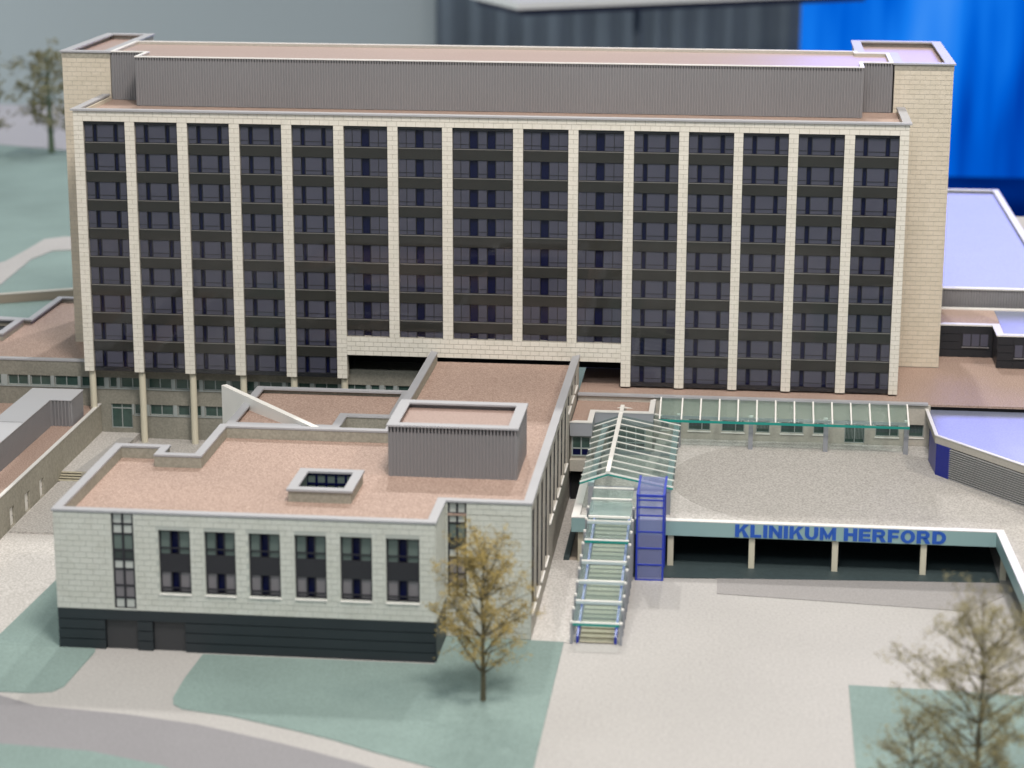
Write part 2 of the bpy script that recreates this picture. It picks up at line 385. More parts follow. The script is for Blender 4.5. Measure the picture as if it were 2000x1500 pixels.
# glazing
def rows(bot):
    rr = [(ZL, 37.33)]
    for k in range(0, 8): rr.append((36.05-3.4*k, 33.93-3.4*k))
    out = []
    for t, b_ in rr:
        if t <= bot+.1: continue
        out.append((t, max(b_, bot)))
    return out
def bay_layout(i, x0, x1):
    wd = x1-x0
    if 5 <= i <= 9 and i != 7:
        c = .48*wd; g = .19*wd/2
        return [(0, .18*wd, 'p'), (.18*wd, c-g, 'p'), (c-g, c+g, 'g'), (c+g, .78*wd, 'p'), (.78*wd, wd, 'p')]
    if i == 7:
        return [(0, .9, 'p'), (.9, 1.9, 'p'), (1.9, 2.9, 'g'), (2.9, 3.95, 'p'), (3.95, 4.95, 'g'), (4.95, 5.95, 'p'), (5.95, 7.0, 'p')]
    return [(0, .20*wd, 'p'), (.20*wd, .30*wd, 'g'), (.30*wd, .70*wd, 'p'), (.70*wd, .80*wd, 'g'), (.80*wd, wd, 'p')]
YF = 0.50
for i, (x0, x1) in enumerate(BAYS):
    bot = 14.87 if 5 <= i <= 9 else 10.2
    lay_ = bay_layout(i, x0, x1); kind = 'C' if i == 7 else ('B' if 5 <= i <= 9 else 'A'); wd = x1-x0
    for t, b_ in rows(bot):
        h = t-b_; top = t > 39; ht = min(h, 2.12); cut = h < 1.2
        key = (kind, round(wd, 2), round(h, 2))
        def fr(mb):
            mb.box(0, wd, 0.06, .12, h-.06, h)
            if top: mb.box(0, wd, -.25, .3, 2.15, h-.061)
            if not cut: mb.box(0, wd, -.02, .05, 0, .06)
            zt = .52
            for u0, u1, k_ in lay_:
                if k_ == 'p':
                    if not cut: mb.box(u0+.03, u1-.03, -.035, .0, zt-.03, zt+.03)
                    if u0 > .01: mb.box(u0-.035, u0+.035, -.04, .3, .061 if not cut else 0, ht-.07)
                else:
                    mb.box(u0-.035, u0+.035, -.04, .3, .061 if not cut else 0, ht-.07)
        w_ = shared(('win',)+key, 'window', 'frame_dark', tw, (x0, YF, b_), fr)
        for u0, u1, k_ in lay_:
            hh = ht-.07
            if k_ == 'p':
                shared(('pane', round(u1-u0, 2), round(hh, 2)), 'pane', 'pane', w_, (x0+u0+.04, YF+.02, b_+.03), lambda mb: mb.box(0, u1-u0-.08, 0, .05, 0, hh-.03))
            else:
                shared(('gap', round(u1-u0, 2), round(hh, 2)), 'blue_pane', 'blue_gap', w_, (x0+u0+.04, YF+.35, b_+.02), lambda mb: mb.box(0, u1-u0-.08, 0, .05, 0, hh))
    for k in range(8 if bot < 12 else 7):
        zt = 37.33-3.4*k
        shared(('sp', round(wd, 2)), 'spandrel', 'spandrel', tw, (x0, YF-.12, zt-1.28), lambda mb: mb.box(0, wd, 0, .6, 0, 1.2))
        shared(('lg', round(wd, 2)), 'ledge', 'ledge', tw, (x0, YF-.16, zt-.08), lambda mb: mb.box(0, wd, 0, .5, 0, .06))
    if bot < 12: MB().box(x0, x1, YF-.1, 1.2, 9.76, 10.2).build('base_panel', 'black_cladding', tw)
    MB().box(x0+.01, x1-.01, 0.20, 0.24, bot+.02 if bot > 12 else 9.8, ZL-.02).build('glass_sheet', 'sheet_glass', tw)
# round columns under the left half
for i in range(0, 6):
    x = (px[i][0]+px[i][1])/2+.12
    z0 = 4.75 if i == 0 else 0.9
    MB().tube((x, .75, z0), (x, .75, ZB), .40, k=14).build('column', 'column', tw, (x, .75, z0), smooth=False)
# penthouse
ZP = 46.4
pent = [(5.0, 9.0), (91.0, 9.0), (91.0, 14.0), (94.6, 14.0), (94.6, 23.9), (90.8, 23.9), (90.8, 25.6), (0.6, 25.6), (0.6, 14.0), (5.0, 14.0)]
MB().prism(offset(pent, .3), 40.45, 45.9).build('penthouse_core', 'cladding', tw)
mb = MB()
for i, (p, q) in enumerate(zip(pent, pent[1:]+pent[:1])): corr(mb, p, q, 40.5, ZP-.12, .32, .11)
mb.build('ribbed_cladding', 'cladding', tw)
MB().prism(offset(pent, .31), 45.91, 46.0).build('penthouse_roof', 'gravel_fine', tw)
ring(MB(), pent, .28, ZP-.5, ZP-.13).build('penthouse_parapet', 'plaster', tw)
ring(MB(), pent, .32, ZP-.12, ZP, .14).build('penthouse_edge', 'cap_white', tw)

# stair towers at both ends
ZT = 46.36
def stair_tower(poly, xf0, xf1, yf, label):
    t = thing('stair_tower', ((xf0+xf1)/2, yf+5, ZB), label, 'tower', 'brick stair towers at the ends of the hospital')
    MB().prism(poly, 9.6, 45.5).build('wall', 'joint', t)
    ring(MB(), poly, .35, 45.5, 46.15).build('parapet', 'plaster', t)
    MB().prism(offset(poly, .36), 45.51, 45.66).build('roof', 'gravel_fine', t)
    ring(MB(), poly, .95, 46.17, ZT, .22).build('roof_edge', 'cap', t)
    MB().box(xf0-.04, xf1+.04, yf-.06, yf-.0, 45.5, 46.13).build('frieze', 'concrete_pale', t)
    return t
lt = stair_tower([(-5.6, 14), (0.4, 14), (0.4, 34.6), (-5.6, 34.6)], -5.6, .4, 14, 'narrow brick stair tower at the left end, beside the slender blurred trees')
rr = [q for q in bricks(-5.6, .4, 9.65, 45.5, bw=1.2, bh=.56)]
lay(lt, 14, [q for q in rr if q[2] > 40.8 or q[0] < 0.2], 'brick_warm')
rt_ = stair_tower([(94.9, 14), (101.75, 14), (101.75, 38.2), (90.9, 38.2), (90.9, 24.2), (94.9, 24.2)], 94.9, 101.75, 14, 'broad brick stair tower at the right end, in front of the blue curtain')
lay(rt_, 14, bricks(94.9, 101.75, 9.65, 45.5, bw=1.2, bh=.56), 'brick_warm')

# ================================================================== FRONT WING
W0, WT, WR = 0.0, 13.55, 12.25
wing = [(15.75,-63.8),(51.1,-63.8),(51.1,-57.2),(59.15,-57.2),(59.15,-0.35),(41.85,-0.35),(41.85,-34.2),(24.55,-34.2),(24.55,-45.1),(21.2,-45.1),(21.2,-42.4),(15.75,-42.4)]
wg = thing('front_wing', (37, -50, 0), 'L-shaped front wing of white panels over a black base with pink gravel roof', 'building')
mb = MB()
FW = [(25.55,28.5),(29.85,32.7),(33.95,36.85),(38.2,41.1),(42.4,45.3),(46.6,49.65)]
def wall_holes(mb, axis, plane, t, u0, u1, z0, z1, holes):
    """wall slab with rectangular openings (holes sorted along u); plane is the outer face, t the inward thickness"""
    def bx(a_, b_, c, d):
        if b_-a_ < 1e-3 or d-c < 1e-3: return
        p, q = sorted((plane, plane+t))
        if axis == 'y': mb.box(a_, b_, p, q, c, d)
        else: mb.box(p, q, a_, b_, c, d)
    u = u0
    for h0, h1, c, d in holes:
        bx(u, h0, z0, z1); bx(h0, h1, z0, c); bx(h0, h1, d, z1); u = h1
    bx(u, u1, z0, z1)
SL = (21.2, 23.25)
front_h = [(SL[0], SL[1], 4.1, 13.3)]+[(x0, x1, 5.72, 11.85) for x0, x1 in FW]
wall_holes(mb, 'y', -63.8, .6, 15.75, 51.1, 3.92, 13.3, front_h)
SL2 = (51.35, 53.1)
wall_holes(mb, 'y', -57.2, .6, 51.1, 59.15, 0, 13.3, [(SL2[0], SL2[1], 4.1, 13.3)])
SWIN = [(-56.2+4.5*k, -56.2+4.5*k+3.3, 2.3, 12.35) for k in range(4)]+[(-38.2+4.5*k, -38.2+4.5*k+3.3, 5.3, 12.35) for k in range(5)]+[(-15.7+4.5*k, -15.7+4.5*k+3.3, 10.7, 12.5) for k in range(3)]
mbs = MB(); wall_holes(mbs, 'x', 59.15, -.55, -56.6, -0.35, 0, 13.3, SWIN)
mbs.build('side_wall', 'plaster', wg)
mb.box(50.5, 51.1, -63.19, -57.2, 0, 13.3)
mb.build('wall', 'joint_cool', wg)
MB().box(15.75, 16.3, -63.19, -42.4, 0, 13.3).box(16.31, 21.2, -43.0, -42.4, 0, 13.3).box(20.6, 21.2, -45.1, -43.01, 0, 13.3).box(20.6, 24.55, -45.7, -45.11, 0, 13.3)\
    .box(24.56, 25.1, -45.1, -34.2, 0, 13.3).box(25.11, 41.85, -34.8, -34.2, 0, 13.3).box(41.86, 42.4, -34.8, -.35, 0, 13.3).build('rear_wall', 'concrete_pale', wg)
MB().box(51.101, 51.16, -63.75, -57.25, 3.95, 13.3).build('return_wall', 'brick_cool', wg)
MB().box(51.101, 51.15, -63.75, -57.25, 0, 3.9).build('base_return', 'green_black', wg)
fb = bricks(15.75, 51.1, 3.95, 13.3, front_h, 1.2, .56)
nb = bricks(51.1, 59.15, 0.1, 13.3, [(SL2[0], SL2[1], 4.1, 13.3)], 1.2, .56)
lay(wg, -63.8, fb, 'brick_cool', limit=240)
lay(wg, -57.2, nb, 'brick_cool', limit=60)
# base: long black boards with a groove between, two recessed doors
doors = [(20.2, 23.3), (24.7, 27.8)]
MB().box(15.8, 51.05, -63.35, -62.9, 0, 3.9).build('base_wall', 'black', wg)
for k in range(4):
    z0, z1 = k*.97+.02, (k+1)*.97-.06
    for u0, u1 in ((15.78, doors[0][0]), (doors[0][1], doors[1][0]), (doors[1][1], 51.08)) if k < 3 else ((15.78, 51.08),):
        MB().box(u0, u1, -63.82, -63.36, z0, z1+(.08 if k == 3 else 0)).build('board', 'green_black', wg)
for u0, u1 in doors:
    MB().box(u0+.08, u1-.08, -63.50, -63.36, 0.05, 2.83).build('garage_door', 'door_dark', wg)
# windows of the long front
for x0, x1 in FW:
    wd = x1-x0; zb = 5.72; H = 6.13
    def fr(mb):
        mb.box(0, .14, 0, .3, 0, H).box(wd-.14, wd, 0, .3, 0, H).box(.14, wd-.14, 0, .3, 0, .12).box(.14, wd-.14, 0, .3, H-.14, H)
        mb.box(.14, wd-.14, .02, .3, 2.0, 3.75)
        mb.box(.14, wd-.14, -.01, .2, 4.28, 4.36).box(.14, wd-.14, -.01, .2, .42, .5)
        for u in (wd*.36, wd*.62): mb.box(u-.06, u+.06, -.02, .3, .12, 2.0).box(u-.06, u+.06, -.02, .3, 3.75, H-.14)
    w_ = shared(('fw', round(wd, 2)), 'window', 'frame_dark', wg, (x0, -63.5, zb), fr)
    for zz, hh in ((.12, 1.88), (3.75, 2.24)):
        for u0, u1, mm in ((.14, wd*.36-.06, 'pane'), (wd*.36+.06, wd*.62-.06, 'blue_gap'), (wd*.62+.06, wd-.14, 'pane')):
            mm2 = 'pane_pale' if (mm == 'pane' and zz < 1) else mm
            MB().box(x0+u0, x0+u1, -63.34+(.25 if mm != 'pane' else 0), -63.28+(.25 if mm != 'pane' else 0), zb+zz, zb+zz+hh).build('pane' if mm == 'pane' else 'blue_pane', 'pane_mid' if (mm == 'pane' and zz > 1) else ('pane_rose' if mm == 'pane' else mm), w_)
    MB().box(x0-.05, x1+.05, -63.95, -63.3, zb-.12, zb-.01).build('sill', 'white', wg)
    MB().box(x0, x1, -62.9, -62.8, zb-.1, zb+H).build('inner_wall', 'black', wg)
# tall slot windows
def slot(x0, x1, yp):
    wd = x1-x0
    f = MB(); f.box(x0, x0+.16, yp+.1, yp+.4, 4.1, 13.3).box(x1-.16, x1, yp+.1, yp+.4, 4.1, 13.3).box((x0+x1)/2-.09, (x0+x1)/2+.09, yp+.08, yp+.4, 4.1, 13.3)
    zs = [4.1, 5.1, 6.3, 7.9, 8.8, 9.75, 11.3, 12.25, 13.3]; mm = ['pane_pale', 'pane_rose', 'pane_rose', 'pane_pale', 'pane_dark', 'pane_mid', 'pane_pale', 'pane_pale']
    for z in zs: f.box(x0+.16, x1-.16, yp+.12, yp+.38, max(4.1, z-.08), min(13.3, z+.08))
    w_ = f.build('window', 'frame_dark', wg, (x0, yp, 4.1))
    for k in range(8):
        for u0, u1 in ((x0+.16, (x0+x1)/2-.09), ((x0+x1)/2+.09, x1-.16)):
            MB().box(u0, u1, yp+.2, yp+.26, zs[k]+.08, zs[k+1]-.08).build('pane', mm[k], w_)
slot(SL[0], SL[1], -63.8); slot(SL2[0], SL2[1], -57.2)
# windows of the right-hand side
for y0, y1, z0, z1 in SWIN:
    H = z1-z0; L = y1-y0
    def fr(mb):
        mb.box(-.3, 0, 0, .12, 0, H).box(-.3, 0, L-.12, L, 0, H).box(-.3, 0, .12, L-.12, H-.12, H).box(-.3, 0, L/2-.06, L/2+.06, 0, H-.12)
        if H > 5: mb.box(-.3, .02, .12, L-.12, H*.5-.6, H*.5+.6)
    w_ = shared(('sw', round(H, 2)), 'window', 'frame_dark', wg, (59.0, y0, z0), fr)
    MB().box(58.78, 58.84, y0+.12, y0+L/2-.06, z0, z1-.12).build('pane', 'pane', w_)
    MB().box(58.78, 58.84, y0+L/2+.06, y1-.12, z0, z1-.12).build('pane', 'pane', w_)
    MB().box(58.6, 59.32, y0, y1, z0-.14, z0-.01).build('sill', 'white', wg)
# roof with the light well left open
LW = (36.55, 41.35, -54.75, -49.4)
mb = MB()
for q in ((16.1, 50.6, -63.2, -57.2), (16.1, 58.7, -57.2, LW[2]), (16.1, LW[0], LW[2], LW[3]), (LW[1], 58.7, LW[2], LW[3]), (16.1, 58.7, LW[3], -45.6), (16.1, 20.7, -45.6, -42.9), (24.9, 58.7, -45.6, -34.7), (42.3, 58.7, -34.7, -.4)):
    mb.box(q[0], q[1], q[2], q[3], WR-.2, WR)
mb.build('roof', 'gravel', wg)
ring(MB(), offset(wing, .62), .08, WR+.01, 13.32, skip=(4,)).build('parapet', 'concrete_pale', wg)
ring(MB(), wing, .74, 13.36, WT, .12, skip=(4,)).build('roof_edge', 'cap', wg)
# light well
lw = MB(); sk = [(35.95, -55.4), (41.95, -55.4), (41.95, -48.8), (35.95, -48.8)]
ring(lw, sk, .5, WR, 13.32); l_ = lw.build('light_well', 'concrete_pale', wg, (39, -52, WR))
ring(MB(), sk, .8, 13.34, 13.55, .15).build('rim', 'cap', l_)
MB().box(LW[0]-.1, LW[1]+.1, LW[2]-.1, LW[3]+.1, 8.0, 8.1).build('well_floor', 'granular_dark', l_)
MB().box(LW[0]-.2, LW[0]-.1, LW[2], LW[3], 8.1, 12.3).box(LW[1]+.1, LW[1]+.2, LW[2], LW[3], 8.1, 12.3).box(LW[0], LW[1], LW[3]+.1, LW[3]+.2, 8.1, 12.3).box(LW[0], LW[1], LW[2]-.2, LW[2]-.1, 8.1, 12.3).build('well_wall', 'black_cladding', l_)
fr = MB(); n = 5; st = (LW[1]-LW[0])/n
for k in range(n+1): fr.box(LW[0]+k*st-.11, LW[0]+k*st+.11, LW[3]-.1, LW[3]+.06, 8.1, 13.28)
for z in (9.8, 11.1, 12.25, 13.2): fr.box(LW[0], LW[1], LW[3]-.08, LW[3]+.05, z-.08, z+.08)
fr.build('well_frame', 'blue_gap', l_)
for k in range(n):
    for z0, z1 in ((9.9, 11.0), (11.2, 12.15), (12.35, 13.1)):
        MB().box(LW[0]+k*st+.11, LW[0]+(k+1)*st-.11, LW[3]+.0, LW[3]+.04, z0, z1).build('well_pane', 'pane_mid', l_)
MB().box(LW[0]-.01, LW[0]+.03, LW[2], LW[3]-.1, 8.2, 13.3).build('well_side', 'black_cladding', l_)
for k in range(6):
    y = LW[2]+.3+k*.82
    MB().box(LW[0]+.04, LW[0]+.08, y, y+.55, 11.2, 13.1).build('well_pane', 'pane_mid', l_)
# plant room on the wing's roof
pr = [(44.1, -46.1), (56.6, -46.1), (56.6, -37.0), (44.1, -37.0)]
p_ = MB().prism(offset(pr, .2), WR, 16.7).build('plant_room', 'cladding', wg, (50, -41, WR))
mb = MB()
for p, q in zip(pr, pr[1:]+pr[:1]): corr(mb, p, q, WR, 17.3, .34, .10)
mb.build('plant_cladding', 'cladding', p_)
ring(MB(), pr, .25, 16.7, 17.28).build('plant_parapet', 'cladding', p_)
MB().prism(offset(pr, .26), 16.71, 16.85).build('plant_roof', 'gravel_fine', p_)
ring(MB(), pr, .85, 17.32, 17.5, .22).build('plant_edge', 'cap', p_)

# low pavilion between wing and tower
pv = thing('courtyard_pavilion', (32, -19, 0.9), 'low flat-roofed pavilion with gravel roof in the courtyard left of the wing', 'building')
pav = [(23.4, -27.0), (35.5, -27.0), (35.5, -22.2), (40.9, -22.2), (40.9, -11.2), (23.4, -11.2)]
ring(MB(), pav, .35, 0.9, 11.3).build('wall', 'concrete', pv)
MB().prism(offset(pav, .36), 10.6, 10.85).build('roof', 'gravel', pv)
ring(MB(), pav, .8, 11.32, 11.52, .1).build('roof_edge', 'cap', pv)
MB().box(35.7, 41.6, -34.1, -22.4, .9, 9.2).build('light_court_floor', 'white', pv)
fw_ = MB(); A, B = Vector((20.3, -14.8)), Vector((33.3, -28.0)); d = (B-A).normalized(); nn = Vector((-d.y, d.x))*.35
q = [A-nn, B-nn, B+nn, A+nn]; k = len(fw_.v)
fw_.v += [(p.x, p.y, .9) for p in q]+[(q[0].x, q[0].y, 12.55), (q[1].x, q[1].y, 11.75), (q[2].x, q[2].y, 11.75), (q[3].x, q[3].y, 12.55)]
fw_.f += [(0,3,2,1),(4,5,6,7),(0,1,5,4),(1,2,6,5),(2,3,7,6),(3,0,4,7)]
tag(fw_.build('blade_wall', 'white'), 'freestanding white blade wall cutting diagonally across the low pavilion roof', 'wall')

# ================================================================== LEFT PODIUM
lp = thing('left_podium', (0, 12, .9), 'grey concrete podium with ribbon windows running under the left half of the tower', 'building')
YP = 2.3; F0 = .85
ux = [(-27.0+3.2*k, -24.3+3.2*k) for k in range(5)]+[(-10.65,-8.1),(-7.8,-5.3),(-4.8,-1.9),(-1.5,1.4),(2.0,2.95),(3.4,6.3),(6.8,9.7),(10.2,13.1),(13.6,16.5),(17.0,19.9),(20.4,23.3),(23.8,26.7),(27.2,30.1),(30.6,33.5),(34.0,35.1),(35.7,36.8),(37.3,40.2)]
lx = [(2.1,4.7),(4.95,6.35),(6.9,9.8),(10.35,13.25),(13.7,16.6),(17.1,20.0),(20.4,23.3)]
UH, LH = (7.15, 8.42), (3.85, 5.15)
mb = MB()
wall_holes(mb, 'y', YP, .5, -30, 42, 6.0, 10.25, [(x0, x1, *UH) for x0, x1 in ux])
wall_holes(mb, 'y', YP, .5, F0, 42, 0.9, 6.0, [(x0, x1, *(LH if x0 > 3 else (2.1, LH[1]))) for x0, x1 in lx])
mb.box(-30, F0, YP, YP+.5, 4.5, 6.0)
mb.build('wall', 'concrete', lp)
for L_, (z0, z1) in ((ux, UH), (lx, LH)):
    for x0, x1 in L_:
        za = 2.1 if (L_ is lx and x0 < 3) else z0; wd = x1-x0; H = z1-za; one = wd < 1.5
        door = za == 2.1
        def fr(mb):
            e = .10; mb.box(0, e, 0, .12, 0, H).box(wd-e, wd, 0, .12, 0, H).box(e, wd-e, 0, .12, 0, e).box(e, wd-e, 0, .12, H-e*.5, H)
            if not one: mb.box(wd/2-.05, wd/2+.05, -.01, .1, e, H-.05)
            if door: mb.box(e, wd-e, -.02, .1, H-.62, H-.5)
        w_ = shared(('lp', round(wd, 2), round(H, 2)), 'door' if door else 'window', 'frame_grey', lp, (x0, YP+.16, za), fr)
        for u0, u1 in ([(0.1, wd-.1)] if one else [(.1, wd/2-.05), (wd/2+.05, wd-.1)]):
            MB().box(x0+u0, x0+u1, YP+.22, YP+.26, za+.1, z1-.05).build('pane', 'pane_teal', w_)
    if L_ is ux:
        mb = MB().box(-30, 41.8, YP-.12, YP+.1, z0-.14, z0-.02)
        mb.build('sill_band', 'frame_grey', lp)
        for x0, x1 in zip(ux, ux[1:]): MB().box(x0[1]+.03, x1[0]-.03, YP-.06, YP-.002, z0, z1).build('pier_panel', 'frame_grey', lp)
    else:
        MB().box(4.95, 23.4, YP-.1, YP+.1, z0-.12, z0-.02).build('sill_band', 'frame_grey', lp)
        for x0, x1 in zip(lx, lx[1:]): MB().box(x0[1]+.03, x1[0]-.03, YP-.06, YP-.002, z0, z1).build('pier_panel', 'frame_grey', lp)
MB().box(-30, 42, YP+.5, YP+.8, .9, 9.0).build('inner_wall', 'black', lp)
lr = [(-30, 2.6), (0.2, 2.6), (0.2, 36.3), (-14.6, 36.3), (-14.6, 23.2), (-30, 25.6)]
MB().prism([(-29.8, 2.7), (0.1, 2.7), (.1, 36), (-14.3, 36), (-14.3, 23), (-29.8, 25.3)], 9.5, 9.8).build('roof', 'gravel', lp)
MB().box(0.3, 42, 2.8, 13.0, 9.3, 9.6).build('soffit_roof', 'concrete', lp)
ring(MB(), [(-30, YP), (.2, YP), (.2, 36.3), (-14.6, 36.3), (-14.6, 23.2), (-30, 25.6)], .3, 9.0, 10.24, skip=(0, 1)).build('parapet', 'plaster', lp)
ring(MB(), [(-30, YP), (.2, YP), (.2, 36.3), (-14.6, 36.3), (-14.6, 23.2), (-30, 25.6)], .75, 10.27, 10.47, .1, skip=(1,)).build('roof_edge', 'cap', lp)
ls = [(-22, 13.4), (-14.8, 13.4), (-14.8, 21.6), (-22, 21.6)]
s_ = ring(MB(), ls, .3, 9.8, 10.3).build('roof_light', 'concrete_pale', lp, (-18, 17, 9.8))
ring(MB(), ls, .8, 10.6, 10.8, .1).build('rim', 'cap', s_); MB().prism(offset(ls, .6), 9.81, 9.9).build('roof_glass', 'green_black', s_)
ring(MB(), ls, .4, 10.3, 10.59).build('kerb', 'cladding', s_)

# courtyard and the path along the left
struct(MB().box(F0+.3, 42, -34, YP, .3, .9), 'courtyard', 'granular_dark')
struct(MB().prism([(F0, -14.2), (4.2, -14.2), (5.6, YP), (F0, YP)], .9, 1.55), 'raised_path', 'granular')
struct(MB().prism([(2.4, -14.2), (4.2, -14.2), (5.6, 0), (3.8, 0)], 1.55, 1.58), 'raised_path_edge', 'pale_path')
mb = MB(); mb.v += [(F0,-15.2,0),(15.7,-15.2,0),(15.7,-64,0),(F0,-64,0),(F0,-15.2,.74),(15.7,-15.2,.74),(15.7,-30,.74),(F0,-30,.74),(F0,-64,.045),(15.7,-64,.045)]
mb.f += [(4,7,6,5),(7,8,9,6),(0,4,5,1),(0,3,8,7,4),(1,5,6,9,2),(2,9,8,3)]
lane = mb.build('lane', 'granular'); lane['kind'] = 'structure'
mb = MB(); fz = lambda y: .74-.02044*(-30-y)+.05
q = [(10.3, -46.5), (9.1, -63.9), (15.7, -63.9), (15.7, -46.0)]
mb.v += [(x, y, fz(y)) for x, y in q]+[(x, y, fz(y)-.04) for x, y in q]; mb.f += [(0,1,2,3),(7,6,5,4),(0,4,5,1),(1,5,6,2),(2,6,7,3),(3,7,4,0)]
mb.build('lawn', 'lawn')['kind'] = 'structure'
st_ = thing('outdoor_steps', (2.6, -14.7, .74), 'short flight of concrete steps beside the long wall at left', 'steps')
for k in range(4):
    s0 = MB().box(F0+.02, 3.3, -15.8+.4*k, -14.2, .74+.2*k, .74+.2*k+.15).build('step', 'riser', st_)
    MB().box(F0+.02, 3.3, -15.86+.4*k, -14.2, .74+.2*k+.151, .74+.2*(k+1)-.003).build('tread', 'tread', s0)
MB().box(3.32, 5.0, -14.9, -14.2, .74, 1.56).build('cheek_wall', 'concrete_pale', st_)

# low left building with parapet wall and duct housing
lb = thing('left_annexe', (-12, -25, 0), 'low gravel-roofed annexe at the far left with a plain concrete side wall', 'building')
LD = [(-32.7, -31.1), (-27.6, -25.9), (-22.4, -20.8)]
mb = MB(); wall_holes(mb, 'x', F0, -.35, -66, YP-.02, 0, 5.0, [(y0, y1, .8, 2.9) for y0, y1 in LD])
mb.build('side_wall', 'concrete_pale', lb)
MB().box(F0-.36, F0+.06, -66, YP-.03, 5.02, 5.14).build('wall_cap', 'cap_white', lb)
for y0, y1 in LD:
    d = MB().box(F0-.34, F0-.26, y0+.03, y1-.03, .8, 2.87).build('door', 'white', lb)
    MB().box(F0-.25, F0-.2, y1-.3, y1-.2, 1.7, 1.8).build('handle', 'steel', d)
MB().box(-34, F0-.4, -66, YP-.02, 0, 4.68).build('block', 'concrete', lb)
MB().box(-34, F0-.37, -66, YP-.03, 4.69, 4.78).build('roof', 'gravel', lb)
dh = [(-5.9, -64), (-2.6, -64), (-2.6, -6.9), (-0.1, -6.9), (-0.1, -2.3), (-5.9, -2.3)]
dt = thing('duct_housing', (-3, -5, 4.8), 'L-shaped grey ribbed metal duct housing lying on the left annexe roof', 'duct housing')
MB().prism(offset(dh, .12), 4.79, 7.9).build('core', 'cladding', dt)
mb = MB()
for p, q in zip(dh, dh[1:]+dh[:1]): corr(mb, p, q, 4.8, 7.9, .42, .18)
mb.build('ribbed_cladding', 'cladding', dt)
MB().prism(offset(dh, -.2), 7.92, 8.02).build('cover', 'cladding_roof', dt)
for k, y in enumerate((-17, -32, -47)): MB().box(-6.0, -2.5, y-.03, y+.03, 8.02, 8.05).build('seam', 'cladding', dt)

# ================================================================== RIGHT PODIUM, ENTRANCE BUILDING
YR = -3.5; ZD = 4.7
rp = thing('entrance_building', (84, 0, ZD), 'cream single-storey entrance building with square windows behind the glass canopy', 'building')
RW = [(68.9,69.9,5.7,7.2),(72.1,74.65,5.7,7.2),(75.95,78.55,5.65,7.2),(79.9,81.45,5.65,7.2),(82.7,85.3,5.7,7.2),(86.45,87.9,5.7,7.2),(90.0,92.3,4.75,7.5),(93.5,96.15,5.65,7.2),(97.25,98.95,5.7,7.2)]
mb = MB(); wall_holes(mb, 'y', YR, .6, 59.3, 99.6, 3.0, 9.5, RW)
mb.build('wall', 'plaster', rp)
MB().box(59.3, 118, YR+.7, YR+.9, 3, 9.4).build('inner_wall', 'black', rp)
for x0, x1, z0, z1 in RW:
    wd = x1-x0; H = z1-z0; two = wd > 1.8; door = H > 2.5
    def fr(mb):
        e = .09; mb.box(0, e, 0, .12, 0, H).box(wd-e, wd, 0, .12, 0, H).box(e, wd-e, 0, .12, 0, e).box(e, wd-e, 0, .12, H-e, H)
        if two: c = wd*(.5 if door else .62); mb.box(c-.05, c+.05, -.01, .1, e, H-e)
    w_ = shared(('rp', round(wd, 2), round(H, 2)), 'door' if door else 'window', 'frame_grey', rp, (x0, YR+.3, z0), fr)
    c = wd*(.5 if door else .62)
    for u0, u1 in ([(.09, c-.05), (c+.05, wd-.09)] if two else [(.09, wd-.09)]):
        p = MB().box(x0+u0, x0+u1, YR+.36, YR+.40, z0+.09, z1-.09).build('pane', 'pane_teal', w_)
        p2 = MB()
        for k in range(int((u1-u0)/.16)): p2.box(x0+u0+.05+k*.16, x0+u0+.09+k*.16, YR+.341, YR+.355, z0+.45, z1-.1)
        p2.build('curtain', 'frame_grey' if k % 2 else 'pane', w_)
    if not door: MB().box(x0-.08, x1+.08, YR-.1, YR+.28, z0-.14, z0-.01).build('sill', 'white', rp)
MB().box(59.3, 118.5, YR+.4, 20.5, 9.3, 9.55).build('roof', 'gravel', rp)
MB().box(59.3, 99.3, YR-.3, YR+.55, 9.56, 9.76).build('roof_edge', 'cap', rp)
# link block in front-left corner of it
lk = thing('link_block', (63, -9, 0), 'small gravel-roofed link with a grey fascia squeezed between wing and gable canopy', 'building')
lkp = [(59.25, -14.2), (61.7, -14.2), (61.7, -9.6), (68.3, -9.6), (68.3, YR), (59.25, YR)]
MB().prism([(59.3, -14.1), (61.6, -14.1), (61.6, -9.5), (68.2, -9.5), (68.2, YR), (59.3, YR)], 8.3, 8.9).build('roof', 'gravel', lk)
ring(MB(), lkp, .3, 7.7, 9.2, skip=(4, 5)).build('fascia', 'steel', lk)
ring(MB(), lkp, .55, 9.22, 9.36, .05, skip=(4, 5)).build('roof_edge', 'cap_white', lk)
MB().box(59.3, 61.6, -13.6, -13.2, 3.7, 8.3).box(61.2, 61.6, -13.19, -9.0, 3.7, 8.3).box(61.61, 68.2, -9.2, -8.9, 4.7, 8.3).box(67.9, 68.2, -8.89, YR, 4.7, 8.3).build('wall', 'plaster', lk)
def gridwin(par, x0, x1, y, zs, nx, m_up, m_lo):
    f = MB(); wd = x1-x0
    for k in range(nx+1): f.box(x0+k*wd/nx-.07, x0+k*wd/nx+.07, y-.16, y-.02, zs[0], zs[-1])
    for z in zs: f.box(x0-.07, x1+.07, y-.15, y-.03, z-.07, z+.07)
    w_ = f.build('window', 'frame_grey', par, (x0, y, zs[0]))
    for k in range(nx):
        for j in range(len(zs)-1):
            MB().box(x0+k*wd/nx+.07, x0+(k+1)*wd/nx-.07, y-.09, y-.05, zs[j]+.07, zs[j+1]-.07).build('pane', m_lo if j == 0 else m_up, w_)
gridwin(lk, 59.5, 61.5, -13.6, (5.3, 6.15, 7.5), 2, 'pane_teal', 'blue_gap')
gridwin(lk, 63.2, 67.4, -9.2, (4.8, 5.7, 7.6), 4, 'pane_teal', 'pane_dark')
